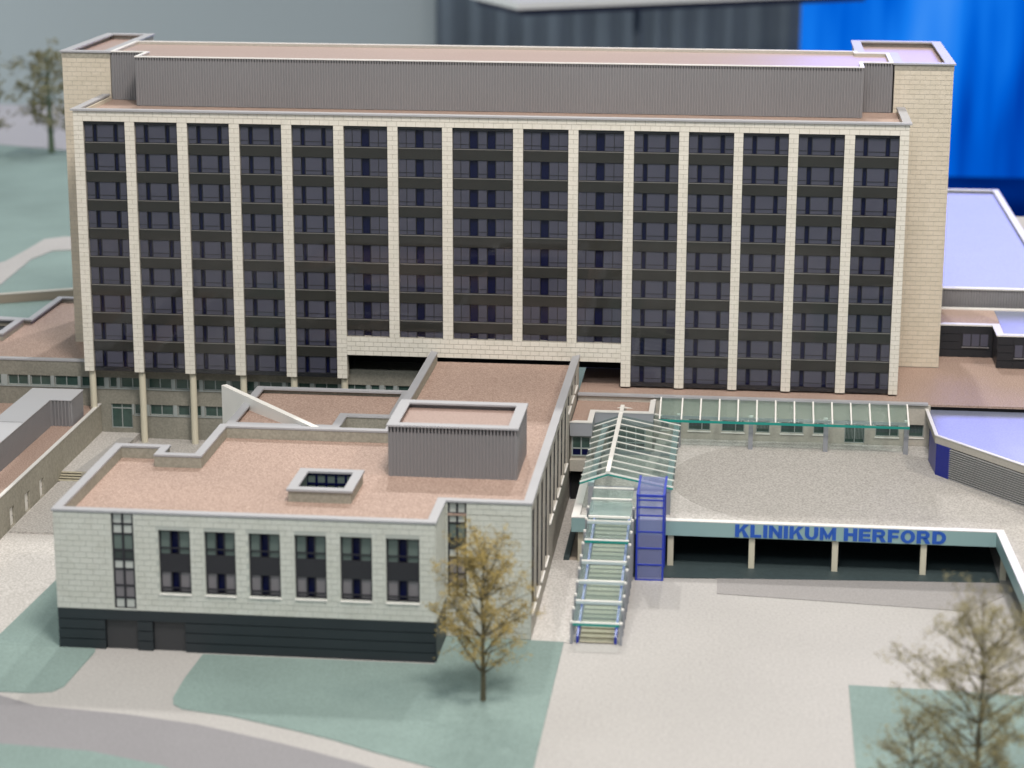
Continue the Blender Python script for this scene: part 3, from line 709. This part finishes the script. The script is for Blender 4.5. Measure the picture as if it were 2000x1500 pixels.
MB().box(59.25, 61.7, -14.25, -13.4, 3.6, 4.9).build('ledge', 'plaster', lk)
MB().box(59.3, 64, -13.2, -12.9, 0, 3.6).build('gateway', 'black', lk)

# ================================================================== DECK
dk = thing('entrance_deck', (82, -20, 0), 'raised parking deck on square columns with pale blue fascia and KLINIKUM HERFORD lettering', 'deck')
deck = [(61.2, -34.9), (104.2, -34.9), (105.2, -60), (122, -60), (122, YR-.02), (68.4, YR-.02), (68.4, -9.7), (61.8, -9.7), (61.8, -14.3), (61.2, -14.3)]
MB().prism(offset(deck, .05), 4.1, 4.66).build('slab', 'granular', dk)
MB().prism([(62.0, -34.3), (104.6, -34.3), (105.6, -59), (121, -59), (121, -10), (100.5, -10), (99.2, YR-.1), (70, YR-.1), (70, -10), (62, -14.5)], 4.661, 4.70).build('deck_surface', 'granular', dk)
MB().prism(arc(86.3, -18.9, 15.6, 15.4, 52, 238, 32)+[(81, -33.9), (104.3, -33.9), (105.7, -58.5), (120.5, -58.5), (120.5, -10.5), (100.3, -9)], 4.701, 4.72).build('turning_circle', 'granular_dark', dk)
ring(MB(), deck, .35, 3.42, 4.94, .06, skip=(3, 4, 5, 6, 7, 8)).build('fascia', 'fascia_teal', dk)
ring(MB(), deck, .75, 4.95, 5.03, .08, skip=(3, 4, 5, 6, 7, 8)).build('fascia_top', 'cap_white', dk)
for x, y in ((71.35, -34.4), (79.65, -34.4), (88.1, -34.4), (97.0, -34.4), (105.0, -34.9), (105.9, -47), (62.1, -34.2)):
    MB().box(x-.3, x+.3, y-.3, y+.3, 0, 4.09).build('column', 'column', dk, (x, y, 0))
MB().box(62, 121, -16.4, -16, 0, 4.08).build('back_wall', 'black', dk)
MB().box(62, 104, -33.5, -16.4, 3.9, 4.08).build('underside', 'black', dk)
# lettering on the fascia
def stroke_rect(mb, pts, y0, y1):          # convex polygon in (x,z) given counter-clockwise seen from the front
    n = len(mb.v); k = len(pts)
    mb.v += [(x, y0, z) for x, z in pts]+[(x, y1, z) for x, z in pts]
    mb.f.append(tuple(n+i for i in range(k))); mb.f.append(tuple(n+k+i for i in reversed(range(k))))
    mb.f += [(n+(i+1) % k, n+i, n+k+i, n+k+(i+1) % k) for i in range(k)]
def annulus(cx, cz, rx, rz, t, a0, a1, n=10, tz=None):
    out = []; tz = tz or t
    for i in range(n):
        p, q = R(a0+(a1-a0)*i/n), R(a0+(a1-a0)*(i+1)/n)
        f = lambda an, ox, oz: (cx+(rx-ox)*math.cos(an), cz+(rz-oz)*math.sin(an))
        out.append([f(p, 0, 0), f(q, 0, 0), f(q, t, tz), f(p, t, tz)])
    return out
def glyph(c):
    T = .30; th = .22
    rc = lambda x0, x1, z0, z1: [(x0, z0), (x1, z0), (x1, z1), (x0, z1)]
    if c == 'K': return .98, [rc(0, T, 0, 1), [(T-.02, .30), (T+.02, .62), (.60, 1), (.98, 1)], [(T+.17, .52), (.62, 0), (1.0, 0), (.62, .66)]]
    if c == 'L': return .80, [rc(0, T, 0, 1), rc(T, .78, 0, th)]
    if c == 'I': return T, [rc(0, T, 0, 1)]
    if c == 'N': return .94, [rc(0, .28, 0, 1), rc(.66, .94, 0, 1), [(.26, 1), (.24, .62), (.68, 0), (.70, .42)]]
    if c == 'M': return 1.14, [rc(0, .27, 0, 1), rc(.87, 1.14, 0, 1), [(.25, 1), (.25, .55), (.48, 0), (.60, .35)], [(.89, 1), (.54, .35), (.66, 0), (.89, .55)]]
    if c == 'U': return .94, [rc(0, T, .4, 1), rc(.64, .94, .4, 1)]+annulus(.47, .42, .47, .43, T, 180, 360, 12, .20)
    if c == 'H': return .94, [rc(0, T, 0, 1), rc(.64, .94, 0, 1), rc(T, .64, .40, .62)]
    if c == 'E': return .84, [rc(0, T, 0, 1), rc(T, .84, 0, .22), rc(T, .80, .39, .60), rc(T, .82, .78, 1)]
    if c == 'F': return .78, [rc(0, T, 0, 1), rc(T, .74, .36, .57), rc(T, .78, .78, 1)]
    if c == 'O': return 1.02, annulus(.51, .5, .51, .52, .29, 0, 360, 22, .21)
    if c == 'D': return .96, [rc(0, T, 0, 1), rc(T, .48, 0, .22), rc(T, .48, .78, 1)]+annulus(.46, .5, .50, .5, .29, -90, 90, 12, .22)
    if c == 'R': return .98, [rc(0, T, 0, 1), rc(T, .56, .79, 1), rc(T, .56, .38, .58), [(.42, .42), (.64, 0), (.98, 0), (.72, .46)]]+annulus(.56, .69, .34, .31, .29, -90, 90, 10, .20)
    return .34, []
txt = 'KLINIKUM HERFORD'; gap = .10; tot = sum(glyph(c)[0]+gap for c in txt)-gap
x0, x1 = 77.9, 99.15; H = 1.34; sx = (x1-x0)/tot; x = x0
for c in txt:
    wd, polys = glyph(c)
    if polys:
        mb = MB()
        zb = 3.53
        for p in polys: stroke_rect(mb, [(x+u*sx, zb+v*H) for u, v in p], -35.02, -34.955)
        mb.build('letter', 'letter_blue', dk, (x, -35, zb))
    x += (wd+gap)*sx

# ================================================================== LONG GLASS CANOPY
lc = thing('long_glass_canopy', (83, -6, ZD), 'long flat lean-to glass canopy with white ribs in front of the entrance building', 'canopy')
xs = [68.95]+[71.42+2.125*k for k in range(13)]
PB, PF = (-3.75, 9.62), (-8.0, 8.25)
for x in xs: MB().beam((x, PB[0], PB[1]), (x, PF[0], PF[1]), .17, .10).build('rib', 'white', lc, (x, PB[0], PB[1]))
for a_, b_ in zip(xs, xs[1:]):
    mb = MB(); q = [(a_+.1, PB[0], PB[1]-.02), (a_+.1, PF[0]-.15, PF[1]-.06), (b_-.1, PF[0]-.15, PF[1]-.06), (b_-.1, PB[0], PB[1]-.02)]
    mb.v += q+[(x, y, z-.05) for x, y, z in q]; mb.f += [(0,1,2,3),(7,6,5,4),(0,4,5,1),(1,5,6,2),(2,6,7,3),(3,7,4,0)]
    mb.build('glass_pane', 'canopy_glass', lc)
MB().box(xs[0], xs[-1]+.1, PF[0]-.24, PF[0]-.16, PF[1]-.30, PF[1]-.02).build('glass_edge', 'glass_edge', lc)
MB().box(xs[0], xs[-1]+.1, PB[0]-.02, PB[0]+.06, PB[1]+.0, PB[1]+.1).build('wall_rail', 'white', lc)
MB().box(xs[0]+.2, xs[-1]-.2, -7.1, -6.8, 8.05, 8.35).build('purlin', 'steel', lc)
for x in (71.1, 79.3, 87.75, 96.75):
    MB().box(x-.26, x+.26, -7.2, -6.68, ZD, 8.05).build('post', 'steel', lc, (x, -7, ZD))
    MB().box(x-.2, x+.2, -6.67, -6.3, 8.36, 8.5).build('bracket', 'white', lc)

# ================================================================== GABLED GLASS CANOPY
gc = thing('gable_glass_canopy', (66, -19, ZD), 'glass gable roof with white ridge and ribs over the top of the stairs', 'canopy')
y0, y1 = -6.3, -32.2; RX, RZ = 64.65, 9.05; LX, LZ = 61.75, 8.0; QX, QZ = 71.4, 7.72
N = 11
for k in range(N+1):
    y = y0+(y1-y0)*k/N; t = .10 if 0 < k < N else .14
    MB().beam((RX, y, RZ), (LX, y, LZ), t).build('rib', 'white', gc, (RX, y, RZ))
    MB().beam((RX, y, RZ), (QX, y, QZ), t).build('rib', 'white', gc, (RX, y, RZ))
MB().box(RX-.22, RX+.22, y1-.1, y0+.1, RZ+.02, RZ+.22).build('ridge', 'white', gc)
for k in range(N):
    ya, yb = y0+(y1-y0)*k/N-.1, y0+(y1-y0)*(k+1)/N+.1
    for ex, ez in ((LX, LZ), (QX, QZ)):
        q = [(RX, ya, RZ-.05), (RX, yb, RZ-.05), (ex, yb, ez-.05), (ex, ya, ez-.05)]; mb = MB()
        mb.v += q+[(x, y, z-.05) for x, y, z in q]; mb.f += [(0,1,2,3),(7,6,5,4),(0,4,5,1),(1,5,6,2),(2,6,7,3),(3,7,4,0)]
        mb.build('glass_pane', 'canopy_glass', gc)
mb = MB()
for ex, ez in ((LX, LZ), (QX, QZ)): mb.beam((RX, y1-.13, RZ-.17), (ex, y1-.13, ez-.17), .07, .17)
mb.build('glass_edge', 'glass_edge', gc)
for x, z in ((62.9, 7.85), (70.9, 7.45)):
    MB().box(x-.3, x+.3, y1+.2, y0-.6, z-.35, z+.0).build('edge_beam', 'steel_pale', gc)
    for y in (-31.9, -19.5, -8.2): MB().box(x-.27, x+.27, y-.27, y+.27, ZD, z-.36).build('post', 'steel', gc, (x, y, ZD))
MB().box(62.9, 70.9, -31.9, -31.4, 7.1, 7.4).build('tie_beam', 'steel', gc)
MB().box(63.2, 70.6, -18.9, -18.5, 7.1, 7.4).build('tie_beam', 'steel', gc)

# ================================================================== COVERED STAIRS
cs = thing('covered_stairs', (65.4, -46, 0), 'long straight staircase under stepped glass panes with blue stringers', 'staircase')
SX0, SX1 = 63.75, 66.95; NT = 27; YA, YB_ = -57.3, -35.6; dz = 4.7/NT; dy = (YB_-YA)/NT
for k in range(NT):
    MB().box(SX0, SX1, YA+k*dy, YA+(k+1)*dy+.1, (k+1)*dz-.09, (k+1)*dz).build('tread', 'tread', cs, (SX0, YA+k*dy, k*dz))
mb = MB()
mb.v += [(SX0, YA+.15, 0), (SX0, YB_, 4.35), (SX0, YB_, 4.1), (SX0, YA+1.6, 0), (SX1, YA+.15, 0), (SX1, YB_, 4.35), (SX1, YB_, 4.1), (SX1, YA+1.6, 0)]
mb.f += [(0,3,2,1),(4,5,6,7),(0,1,5,4),(1,2,6,5),(2,3,7,6),(3,0,4,7)]
mb.build('flight', 'riser', cs)
for x in (SX0-.18, SX1+.18): MB().beam((x, YA-.1, .38), (x, YB_+.2, 5.1), .22, .75).build('stringer', 'bright_blue', cs, (x, YA, 0))
# stepped panes
PN = [(-57.2, 2.15), (-53.6, 3.0), (-50.1, 3.75), (-46.6, 4.55), (-43.0, 5.5), (-39.5, 6.35)]
GX0, GX1 = 63.15, 67.5
prev = [(-57.2+.0, 2.15)]
for k, (y, z) in enumerate(PN):
    yb, zb = (PN[k+1][0], PN[k+1][1]-.18) if k < 5 else (-36.2, 7.0)
    q = [(GX0, y-.35, z), (GX1, y-.35, z), (GX1, yb+.4, zb), (GX0, yb+.4, zb)]; mb = MB()
    mb.v += q+[(a1, b1, c1-.07) for a1, b1, c1 in q]; mb.f += [(0,1,2,3),(7,6,5,4),(0,4,5,1),(1,5,6,2),(2,6,7,3),(3,7,4,0)]
    mb.build('glass_pane', 'stair_glass', cs)
    MB().box(GX0-.02, GX1+.02, y-.56, y-.38, z-.02, z+.10).build('pane_bar', 'white', cs)
    MB().box(GX0, GX1, y-.62, y-.55, z-.26, z-.03).build('glass_edge', 'glass_edge' if k in (0, 4) else 'steel_pale', cs)
for (ya, za), (yb, zb) in (((-39.9, 6.75), (-36.0, 7.35)), ((-36.0, 7.35), (-32.6, 7.45))):
    q = [(GX0+.1, ya, za), (GX1-.1, ya, za), (GX1-.1, yb, zb), (GX0+.1, yb, zb)]; mb = MB()
    mb.v += q+[(a1, b1, c1-.07) for a1, b1, c1 in q]; mb.f += [(0,1,2,3),(7,6,5,4),(0,4,5,1),(1,5,6,2),(2,6,7,3),(3,7,4,0)]
    mb.build('glass_pane', 'stair_glass', cs); MB().box(GX0+.1, GX1-.1, yb-.12, yb+.12, zb+.01, zb+.14).build('pane_bar', 'white', cs)
MB().box(GX0+.1, GX1-.1, -40.1, -39.85, 6.72, 6.9).build('pane_bar', 'white', cs)
for side, x in ((-1, GX0-.12), (1, GX1+.12)):
    for k in range(10):
        y = -57.5+k*2.25; zt = 2.05+(y+57.2)*.235; zf = max(0, (y-YA)*dz/dy)
        MB().box(x-.14, x+.14, y-.14, y+.14, 0, zt+.1).build('post', 'steel', cs, (x, y, 0))
        MB().tube((x+side*.02, y, zt+.1), (x+side*.02, y, zt+.28), .14, k=8).build('fixing', 'white', cs)
    for k in range(6):
        y, z = PN[k]; yb = PN[k+1][0] if k < 5 else -36; zf = max(.1, (y-YA)*dz/dy)
        q = [(x, y, zf+.3), (x, yb, zf+.3+.8), (x, yb, z+.55), (x, y, z-.2)]; mb = MB()
        mb.v += q+[(a1+.05, b1, c1) for a1, b1, c1 in q]; mb.f += [(0,3,2,1),(4,5,6,7),(0,1,5,4),(1,2,6,5),(2,3,7,6),(3,0,4,7)]
        mb.build('side_pane', 'stair_glass', cs)

# blue glazed lift shaft
lf = thing('lift_shaft', (69.4, -37.2, 0), 'slim translucent blue glass lift shaft standing beside the covered stairs', 'lift')
X0, X1, Y0, Y1, ZF = 68.1, 70.75, -39.3, -35.3, 8.95
for x, y in ((X0, Y0), (X1, Y0), (X0, Y1), (X1, Y1)): MB().box(x-.09, x+.09, y-.09, y+.09, 0, ZF).build('corner_post', 'bright_blue', lf, (x, y, 0))
zs = [0.05, 1.68, 3.43, 5.16, 6.89, 7.75, 8.5, ZF]
for z in zs:
    t = .12 if z == ZF else .07
    MB().box(X0+.09, X1-.09, Y0-.07, Y0+.07, z-t, z+t).build('rail', 'bright_blue', lf, (X0, Y0, z))
for za, zb in zip(zs, zs[1:]): MB().box(X0+.09, X1-.09, Y0-.03, Y0+.01, za+.08, zb-.12).build('glass_pane', 'blue_glass', lf, (X0, Y0, za))
MB().box(X0-.02, X0+.02, Y0+.09, Y1-.09, 0, ZF).build('side_pane', 'blue_glass', lf); MB().box(X1-.02, X1+.02, Y0+.09, Y1-.09, 0, ZF).build('side_pane', 'blue_glass', lf)
MB().box(X0+.05, X1-.05, Y0+.1, Y1+2.4, ZF-.02, ZF+.06).build('roof_pane', 'blue_glass', lf)
MB().box(X0-.12, X0+.1, Y0, Y1+2.5, ZF+.0, ZF+.14).box(X1-.1, X1+.12, Y0, Y1+2.5, ZF+.0, ZF+.14).build('roof_rail', 'bright_blue', lf)

# ================================================================== LOUVRED BUILDING AT RIGHT
lv = thing('louvred_building', (108, -12, ZD), 'angular single-storey building at the right with grey louvres and dark blue corner panels', 'building')
lvp = [(99.35, -14.35), (107.8, -25.0), (121.5, -42.2), (121.5, -.4), (98.95, -.4)]
zr = 9.15
MB().prism(offset(lvp, .7), 4.71, 8.2).build('core', 'black_cladding', lv)
ring(MB(), lvp, .35, 8.25, 9.05).build('fascia', 'plaster', lv)
ring(MB(), lvp, .32, 9.06, 9.16, .06).build('roof_edge', 'cap_white', lv)
MB().prism(offset(lvp, .37), 8.3, 8.85).build('roof', 'satin_roof', lv)
A, B = Vector((100.75, -16.3)), Vector((121, -41.8)); d = (B-A).normalized(); nn = Vector((d.y, -d.x)); L = (B-A).length
segs = [(0, 4.0), (4.06, 8.4), (8.46, 13.0), (13.06, 18), (18.06, 24)]
for s0, s1 in segs:
    for k in range(14):
        z = 4.75+k*.25; p, q = A+d*s0+nn*-.15, A+d*s1+nn*-.15
        mb = MB(); f = nn*.16
        v = [(p.x, p.y, z+.03), (q.x, q.y, z+.03), (q.x+f.x, q.y+f.y, z), (p.x+f.x, p.y+f.y, z), (p.x, p.y, z+.13), (q.x, q.y, z+.13), (q.x+f.x*.9, q.y+f.y*.9, z+.11), (p.x+f.x*.9, p.y+f.y*.9, z+.11)]
        mb.v += v; mb.f += [(0,3,2,1),(4,5,6,7),(0,1,5,4),(1,2,6,5),(2,3,7,6),(3,0,4,7)]
        mb.build('louvre', 'louvre', lv, (p.x, p.y, z))
C0 = Vector((99.5, -14.6)); C1 = A
mb = MB(); q = [C0, C1+d*.1, C1+d*.1-nn*.3, C0-nn*.3+Vector((.1, .1))]
mb.prism([(p.x, p.y) for p in q], ZD, 8.24).build('corner_panel', 'deep_blue', lv)
MB().prism([(99.15, -9.2), (99.5, -14.5), (99.8, -14.3), (99.45, -9.2)], ZD, 8.24).build('corner_panel', 'deep_blue', lv)
# blue column at the far right edge
MB().box(108.6, 109.0, -28.4, -27.9, 4.7, 8.2).build('blue_post', 'deep_blue', lv)

# ================================================================== BACK RIGHT
ba = thing('black_annexe', (110, 20, 9.55), 'black-clad annexe with dark windows on the podium roof, right of the tower', 'building')
bp = [(102.0, 20), (108.7, 20), (108.7, 14.8), (124, 14.8), (124, 29.5), (102, 29.5)]
MB().prism(bp, 9.56, 13.5).build('wall', 'black_cladding', ba)
ring(MB(), bp, .8, 13.52, 13.7, .15, skip=(5,)).build('roof_edge', 'cap_white', ba)
MB().box(109.6, 123, 15.7, 28.5, 13.57, 13.6).build('roof', 'satin_roof', ba)
MB().prism(offset(bp, .4), 13.5, 13.56).build('roof', 'gravel', ba)
for k in range(4):
    z0 = 9.6+k*.97
    MB().box(102.1, 104.6, 19.9, 19.99, z0, z0+.9).build('board', 'black_cladding', ba)
    if k in (0, 3): MB().box(104.65, 108.65, 19.9, 19.99, z0, z0+.9).build('board', 'black_cladding', ba)
    MB().box(108.75, 110.6, 14.7, 14.79, z0, z0+.9).build('board', 'black_cladding', ba)
    if k in (0, 3): MB().box(110.65, 124, 14.7, 14.79, z0, z0+.9).build('board', 'black_cladding', ba)
for x0, x1, y in ((105.0, 108.2, 20), (110.75, 113.9, 14.8), (115, 118, 14.8)):
    w_ = MB().box(x0, x1, y-.14, y-.06, 10.9, 12.6).build('window', 'frame_dark', ba, (x0, y, 10.9))
    for k in range(3): MB().box(x0+.08+k*(x1-x0)/3, x0-.08+(k+1)*(x1-x0)/3, y-.17, y-.145, 11.0, 12.5).build('pane', 'pane', w_)
    MB().box(x0-.05, x1+.05, y-.26, y-.06, 10.8, 10.89).build('sill', 'cladding', ba)
hb = thing('ribbed_hall', (112, 70, 9), 'long flat hall with ribbed grey front and violet-lit roof behind the right tower', 'building')
hp = [(99, 31), (118.0, 31), (117.6, 106), (100, 106)]
MB().prism(offset(hp, .3), 4.7, 15.4).build('core', 'cladding', hb)
MB().prism([(99, 30.3), (119.5, 30.3), (119.3, 31.2), (99, 31.2)], 4.7, 13.15).build('front_ledge', 'cap', hb)
corr(MB(), hp[0], hp[1], 12.9, 15.7, .34, .1).build('ribbed_cladding', 'cladding', hb)
corr(MB(), hp[1], hp[2], 9, 15.7, .34, .1).build('ribbed_cladding', 'cladding', hb)
MB().prism(offset(hp, .35), 15.4, 15.5).build('roof', 'satin_roof', hb)
ring(MB(), hp, .8, 15.72, 15.9, .1).build('roof_edge', 'cap_white', hb)
ring(MB(), hp, .3, 15.4, 15.7).build('parapet', 'plaster', hb)
MB().box(118.2, 121, 31, 88, 4.7, 14.9).build('side_block', 'plaster', hb)
# ================================================================== BACK LEFT
rw = thing('retaining_wall', (-28, 58, 4.7), 'low brown retaining wall running along the lawn at the left edge', 'wall')
A, B = Vector((-60, 41)), Vector((-3, 69)); d = (B-A).normalized(); nn = Vector((d.y, -d.x))
q = [A, B, B-nn*.5, A-nn*.5]; MB().prism([(p.x, p.y) for p in q], 4.7, 5.95).build('wall', 'brown_wall', rw)
q = [A+nn*.1, B+nn*.1, B-nn*.9, A-nn*.9]; MB().prism([(p.x, p.y) for p in q], 5.96, 6.06).build('coping', 'plaster', rw)
sheet('upper_lawn', [(-61, 42.4), (-4, 70.4), (-4, 250), (-110, 250), (-110, 42)], 4.78, 'lawn', .07)
sheet('upper_path', [(-70, 30), (-40.6, 60), (-33.6, 67.5), (-34.9, 86.5), (-33.6, 93.8), (-30, 95), (-28, 104), (-35.0, 105.3), (-37.8, 102.8), (-37.9, 95), (-38.4, 84), (-48, 70)], 4.95, 'pale_path', .25)
sheet('back_path', [(-110, 214), (-62, 196), (60, 168), (60, 262), (-110, 262)], 4.86, 'far_path', .06)

# ================================================================== TREES
def tree(loc, H, crown_r, z_low, label, leafm, barkm, seed, nleaf=5000, leaf=.13, trunk=.26, group=None, lean=(0, 0), limbs=30, scat=1.0, envp=.7):
    rnd = random.Random(seed); x, y, z = loc
    t = thing('tree', loc, label, 'tree', group)
    tr = MB(); br = MB(); tips = []
    pts = []; n = 9
    for i in range(n+1):
        f = i/n; pts.append((x+lean[0]*f+rnd.uniform(-.1, .1)*f*2, y+lean[1]*f+rnd.uniform(-.1, .1)*f*2, z+H*.95*f))
    for i in range(n): tr.tube(pts[i], pts[i+1], trunk*(1-i/n*.85), trunk*(1-(i+1)/n*.85), k=7, cap=False)
    tr.build('trunk', barkm, t, loc)
    for k in range(limbs):
        f = z_low/H+(1-z_low/H)*((k+rnd.random())/limbs)*.93; f0 = max(.08, f-.17)
        i = min(n-1, int(f0/.95*n)); p = Vector(pts[i]).lerp(Vector(pts[i+1]), .5)
        an = k*2.39996+rnd.uniform(-.5, .5)
        g = (f-z_low/H)/(1-z_low/H); env = math.sin(math.pi*min(1, .16+g*.86))**envp
        rad = crown_r*env*rnd.uniform(.55, 1.08)
        e = Vector((x+lean[0]*f+math.cos(an)*rad, y+lean[1]*f+math.sin(an)*rad, z+H*f+rnd.uniform(-.2, .9)))
        mid = p.lerp(e, .5)+Vector((rnd.uniform(-.3, .3), rnd.uniform(-.3, .3), -.25+rnd.uniform(0, .5)))
        br.tube(p, mid, .09, .06, k=5, cap=False); br.tube(mid, e, .06, .025, k=4, cap=False)
        for j in range(7):
            s = mid.lerp(e, rnd.uniform(0, 1)); ee = s+Vector((rnd.gauss(0, .75), rnd.gauss(0, .75), rnd.gauss(.25, .6)))*scat
            br.tube(s, ee, .03, .012, k=3, cap=False); tips.append((s, ee))
    br.build('branches', barkm, t)
    lf_ = MB()
    for _ in range(nleaf):
        s, e = rnd.choice(tips); p = s.lerp(e, rnd.uniform(.25, 1.25))+Vector((rnd.gauss(0, .22), rnd.gauss(0, .22), rnd.gauss(0, .22)))*scat
        u = Vector((rnd.gauss(0, 1), rnd.gauss(0, 1), rnd.gauss(0, 1))).normalized(); v = u.orthogonal().normalized(); q = leaf*rnd.uniform(.5, 1.2)
        k = len(lf_.v); lf_.v += [tuple(p-u*q), tuple(p+v*q*.6), tuple(p+u*q), tuple(p-v*q*.6)]; lf_.f.append((k, k+1, k+2, k+3))
    o = lf_.build('foliage', leafm, t); o['kind'] = 'stuff'
    return t
tree((56.45, -72.2, .08), 15.9, 4.6, 5.0, 'slender tree with sparse ochre foliage on the lawn before the front wing', 'leaf_ochre', 'bark', 11, 12000, .105, .25, limbs=44, envp=.6)
tree((97.4, -88.5, .08), 18.2, 6.8, 3.0, 'thin brown tree in the bottom right corner with open curly twigs', 'leaf_olive', 'bark', 5, 12000, .12, .24, limbs=46, scat=1.3, envp=.45)
tree((92.3, -90.5, .08), 8.6, 3.6, 1.5, 'small bare brown sapling left of the corner tree on the green lawn', 'leaf_olive', 'bark', 8, 1800, .12, .13, limbs=16, scat=1.1)
tree((-64.6, 193, 4.78), 22.5, 9.0, 6.0, 'blurred green tree on the far lawn just left of the tower', 'leaf_green', 'bark_green', 21, 1900, .45, .7, limbs=22, scat=1.9)
tree((-79.0, 188, 4.78), 22.0, 9.5, 6.0, 'blurred brown-tipped tree at the far left edge behind the lawn', 'leaf_green', 'bark_green', 33, 1900, .45, .7, limbs=22, scat=1.9)

# ================================================================== HALL BEHIND
def drape(name, x0, x1, y, z0, z1, amp, pitch, m, seed):
    rnd = random.Random(seed); mb = MB(); n = int((x1-x0)/pitch*6); k = len(mb.v); ph = 0
    for i in range(n+1):
        x = x0+(x1-x0)*i/n; ph += rnd.uniform(.6, 1.4)*2*math.pi/6; yy = y+amp*math.sin(ph)+amp*.4*math.sin(ph*.37)
        mb.v += [(x, yy, z0), (x, yy, z1), (x, yy+.8, z0), (x, yy+.8, z1)]
    for i in range(n):
        a_ = k+4*i; mb.f += [(a_, a_+4, a_+5, a_+1), (a_+2, a_+3, a_+7, a_+6)]
    return mb.build(name, m)
o = drape('curtain', -28, 93.5, 500, -80, 160, 1.0, 9, 'drape_grey', 3); tag(o, 'dark grey pleated curtain hanging far behind the middle of the tower', 'curtain')
o = drape('curtain', 93.6, 240, 502, -79.9, 70, 1.6, 9, 'blue_screen', 4); tag(o, 'bright backlit blue curtain glowing behind the right end of the tower', 'curtain')
o = MB().box(94, 300, 503, 506, 70.5, 250).build('assumed_violet_panel', 'assumed_violet_glow'); tag(o, 'assumed pale violet glowing screen above the blue curtain', 'panel')  # assumed glowing panel, out of view, added for violet reflections on the roofs
o = MB().box(-420, -28.5, 515, 520, -80, 160).build('partition_wall', 'hall_grey'); tag(o, 'plain pale grey partition wall in the far left background', 'wall')
o = MB().prism([(128, 140), (230, 140), (230, 330), (119, 330), (119, 250)], -80, -19); o = o.build('dark_case', 'navy_glow'); tag(o, 'dark navy display case standing low behind the violet-roofed hall', 'case')
tb = thing('white_table', (58, 395, -80), 'white table with dark apron, blurred at the top edge of the view', 'table')
MB().prism([(-2, 385), (15, 352), (112, 410), (100, 436)], 20.2, 22.0).build('top', 'white', tb)
MB().prism([(0, 384), (16, 354), (110, 411), (99, 434)], 18.4, 20.1).build('apron', 'table_apron', tb)
MB().box(44, 46, 392, 394, -80, 18.3).build('pedestal', 'drape_grey', tb)
MB().box(30, 62, 380, 412, -80, -78).build('foot', 'drape_grey', tb)
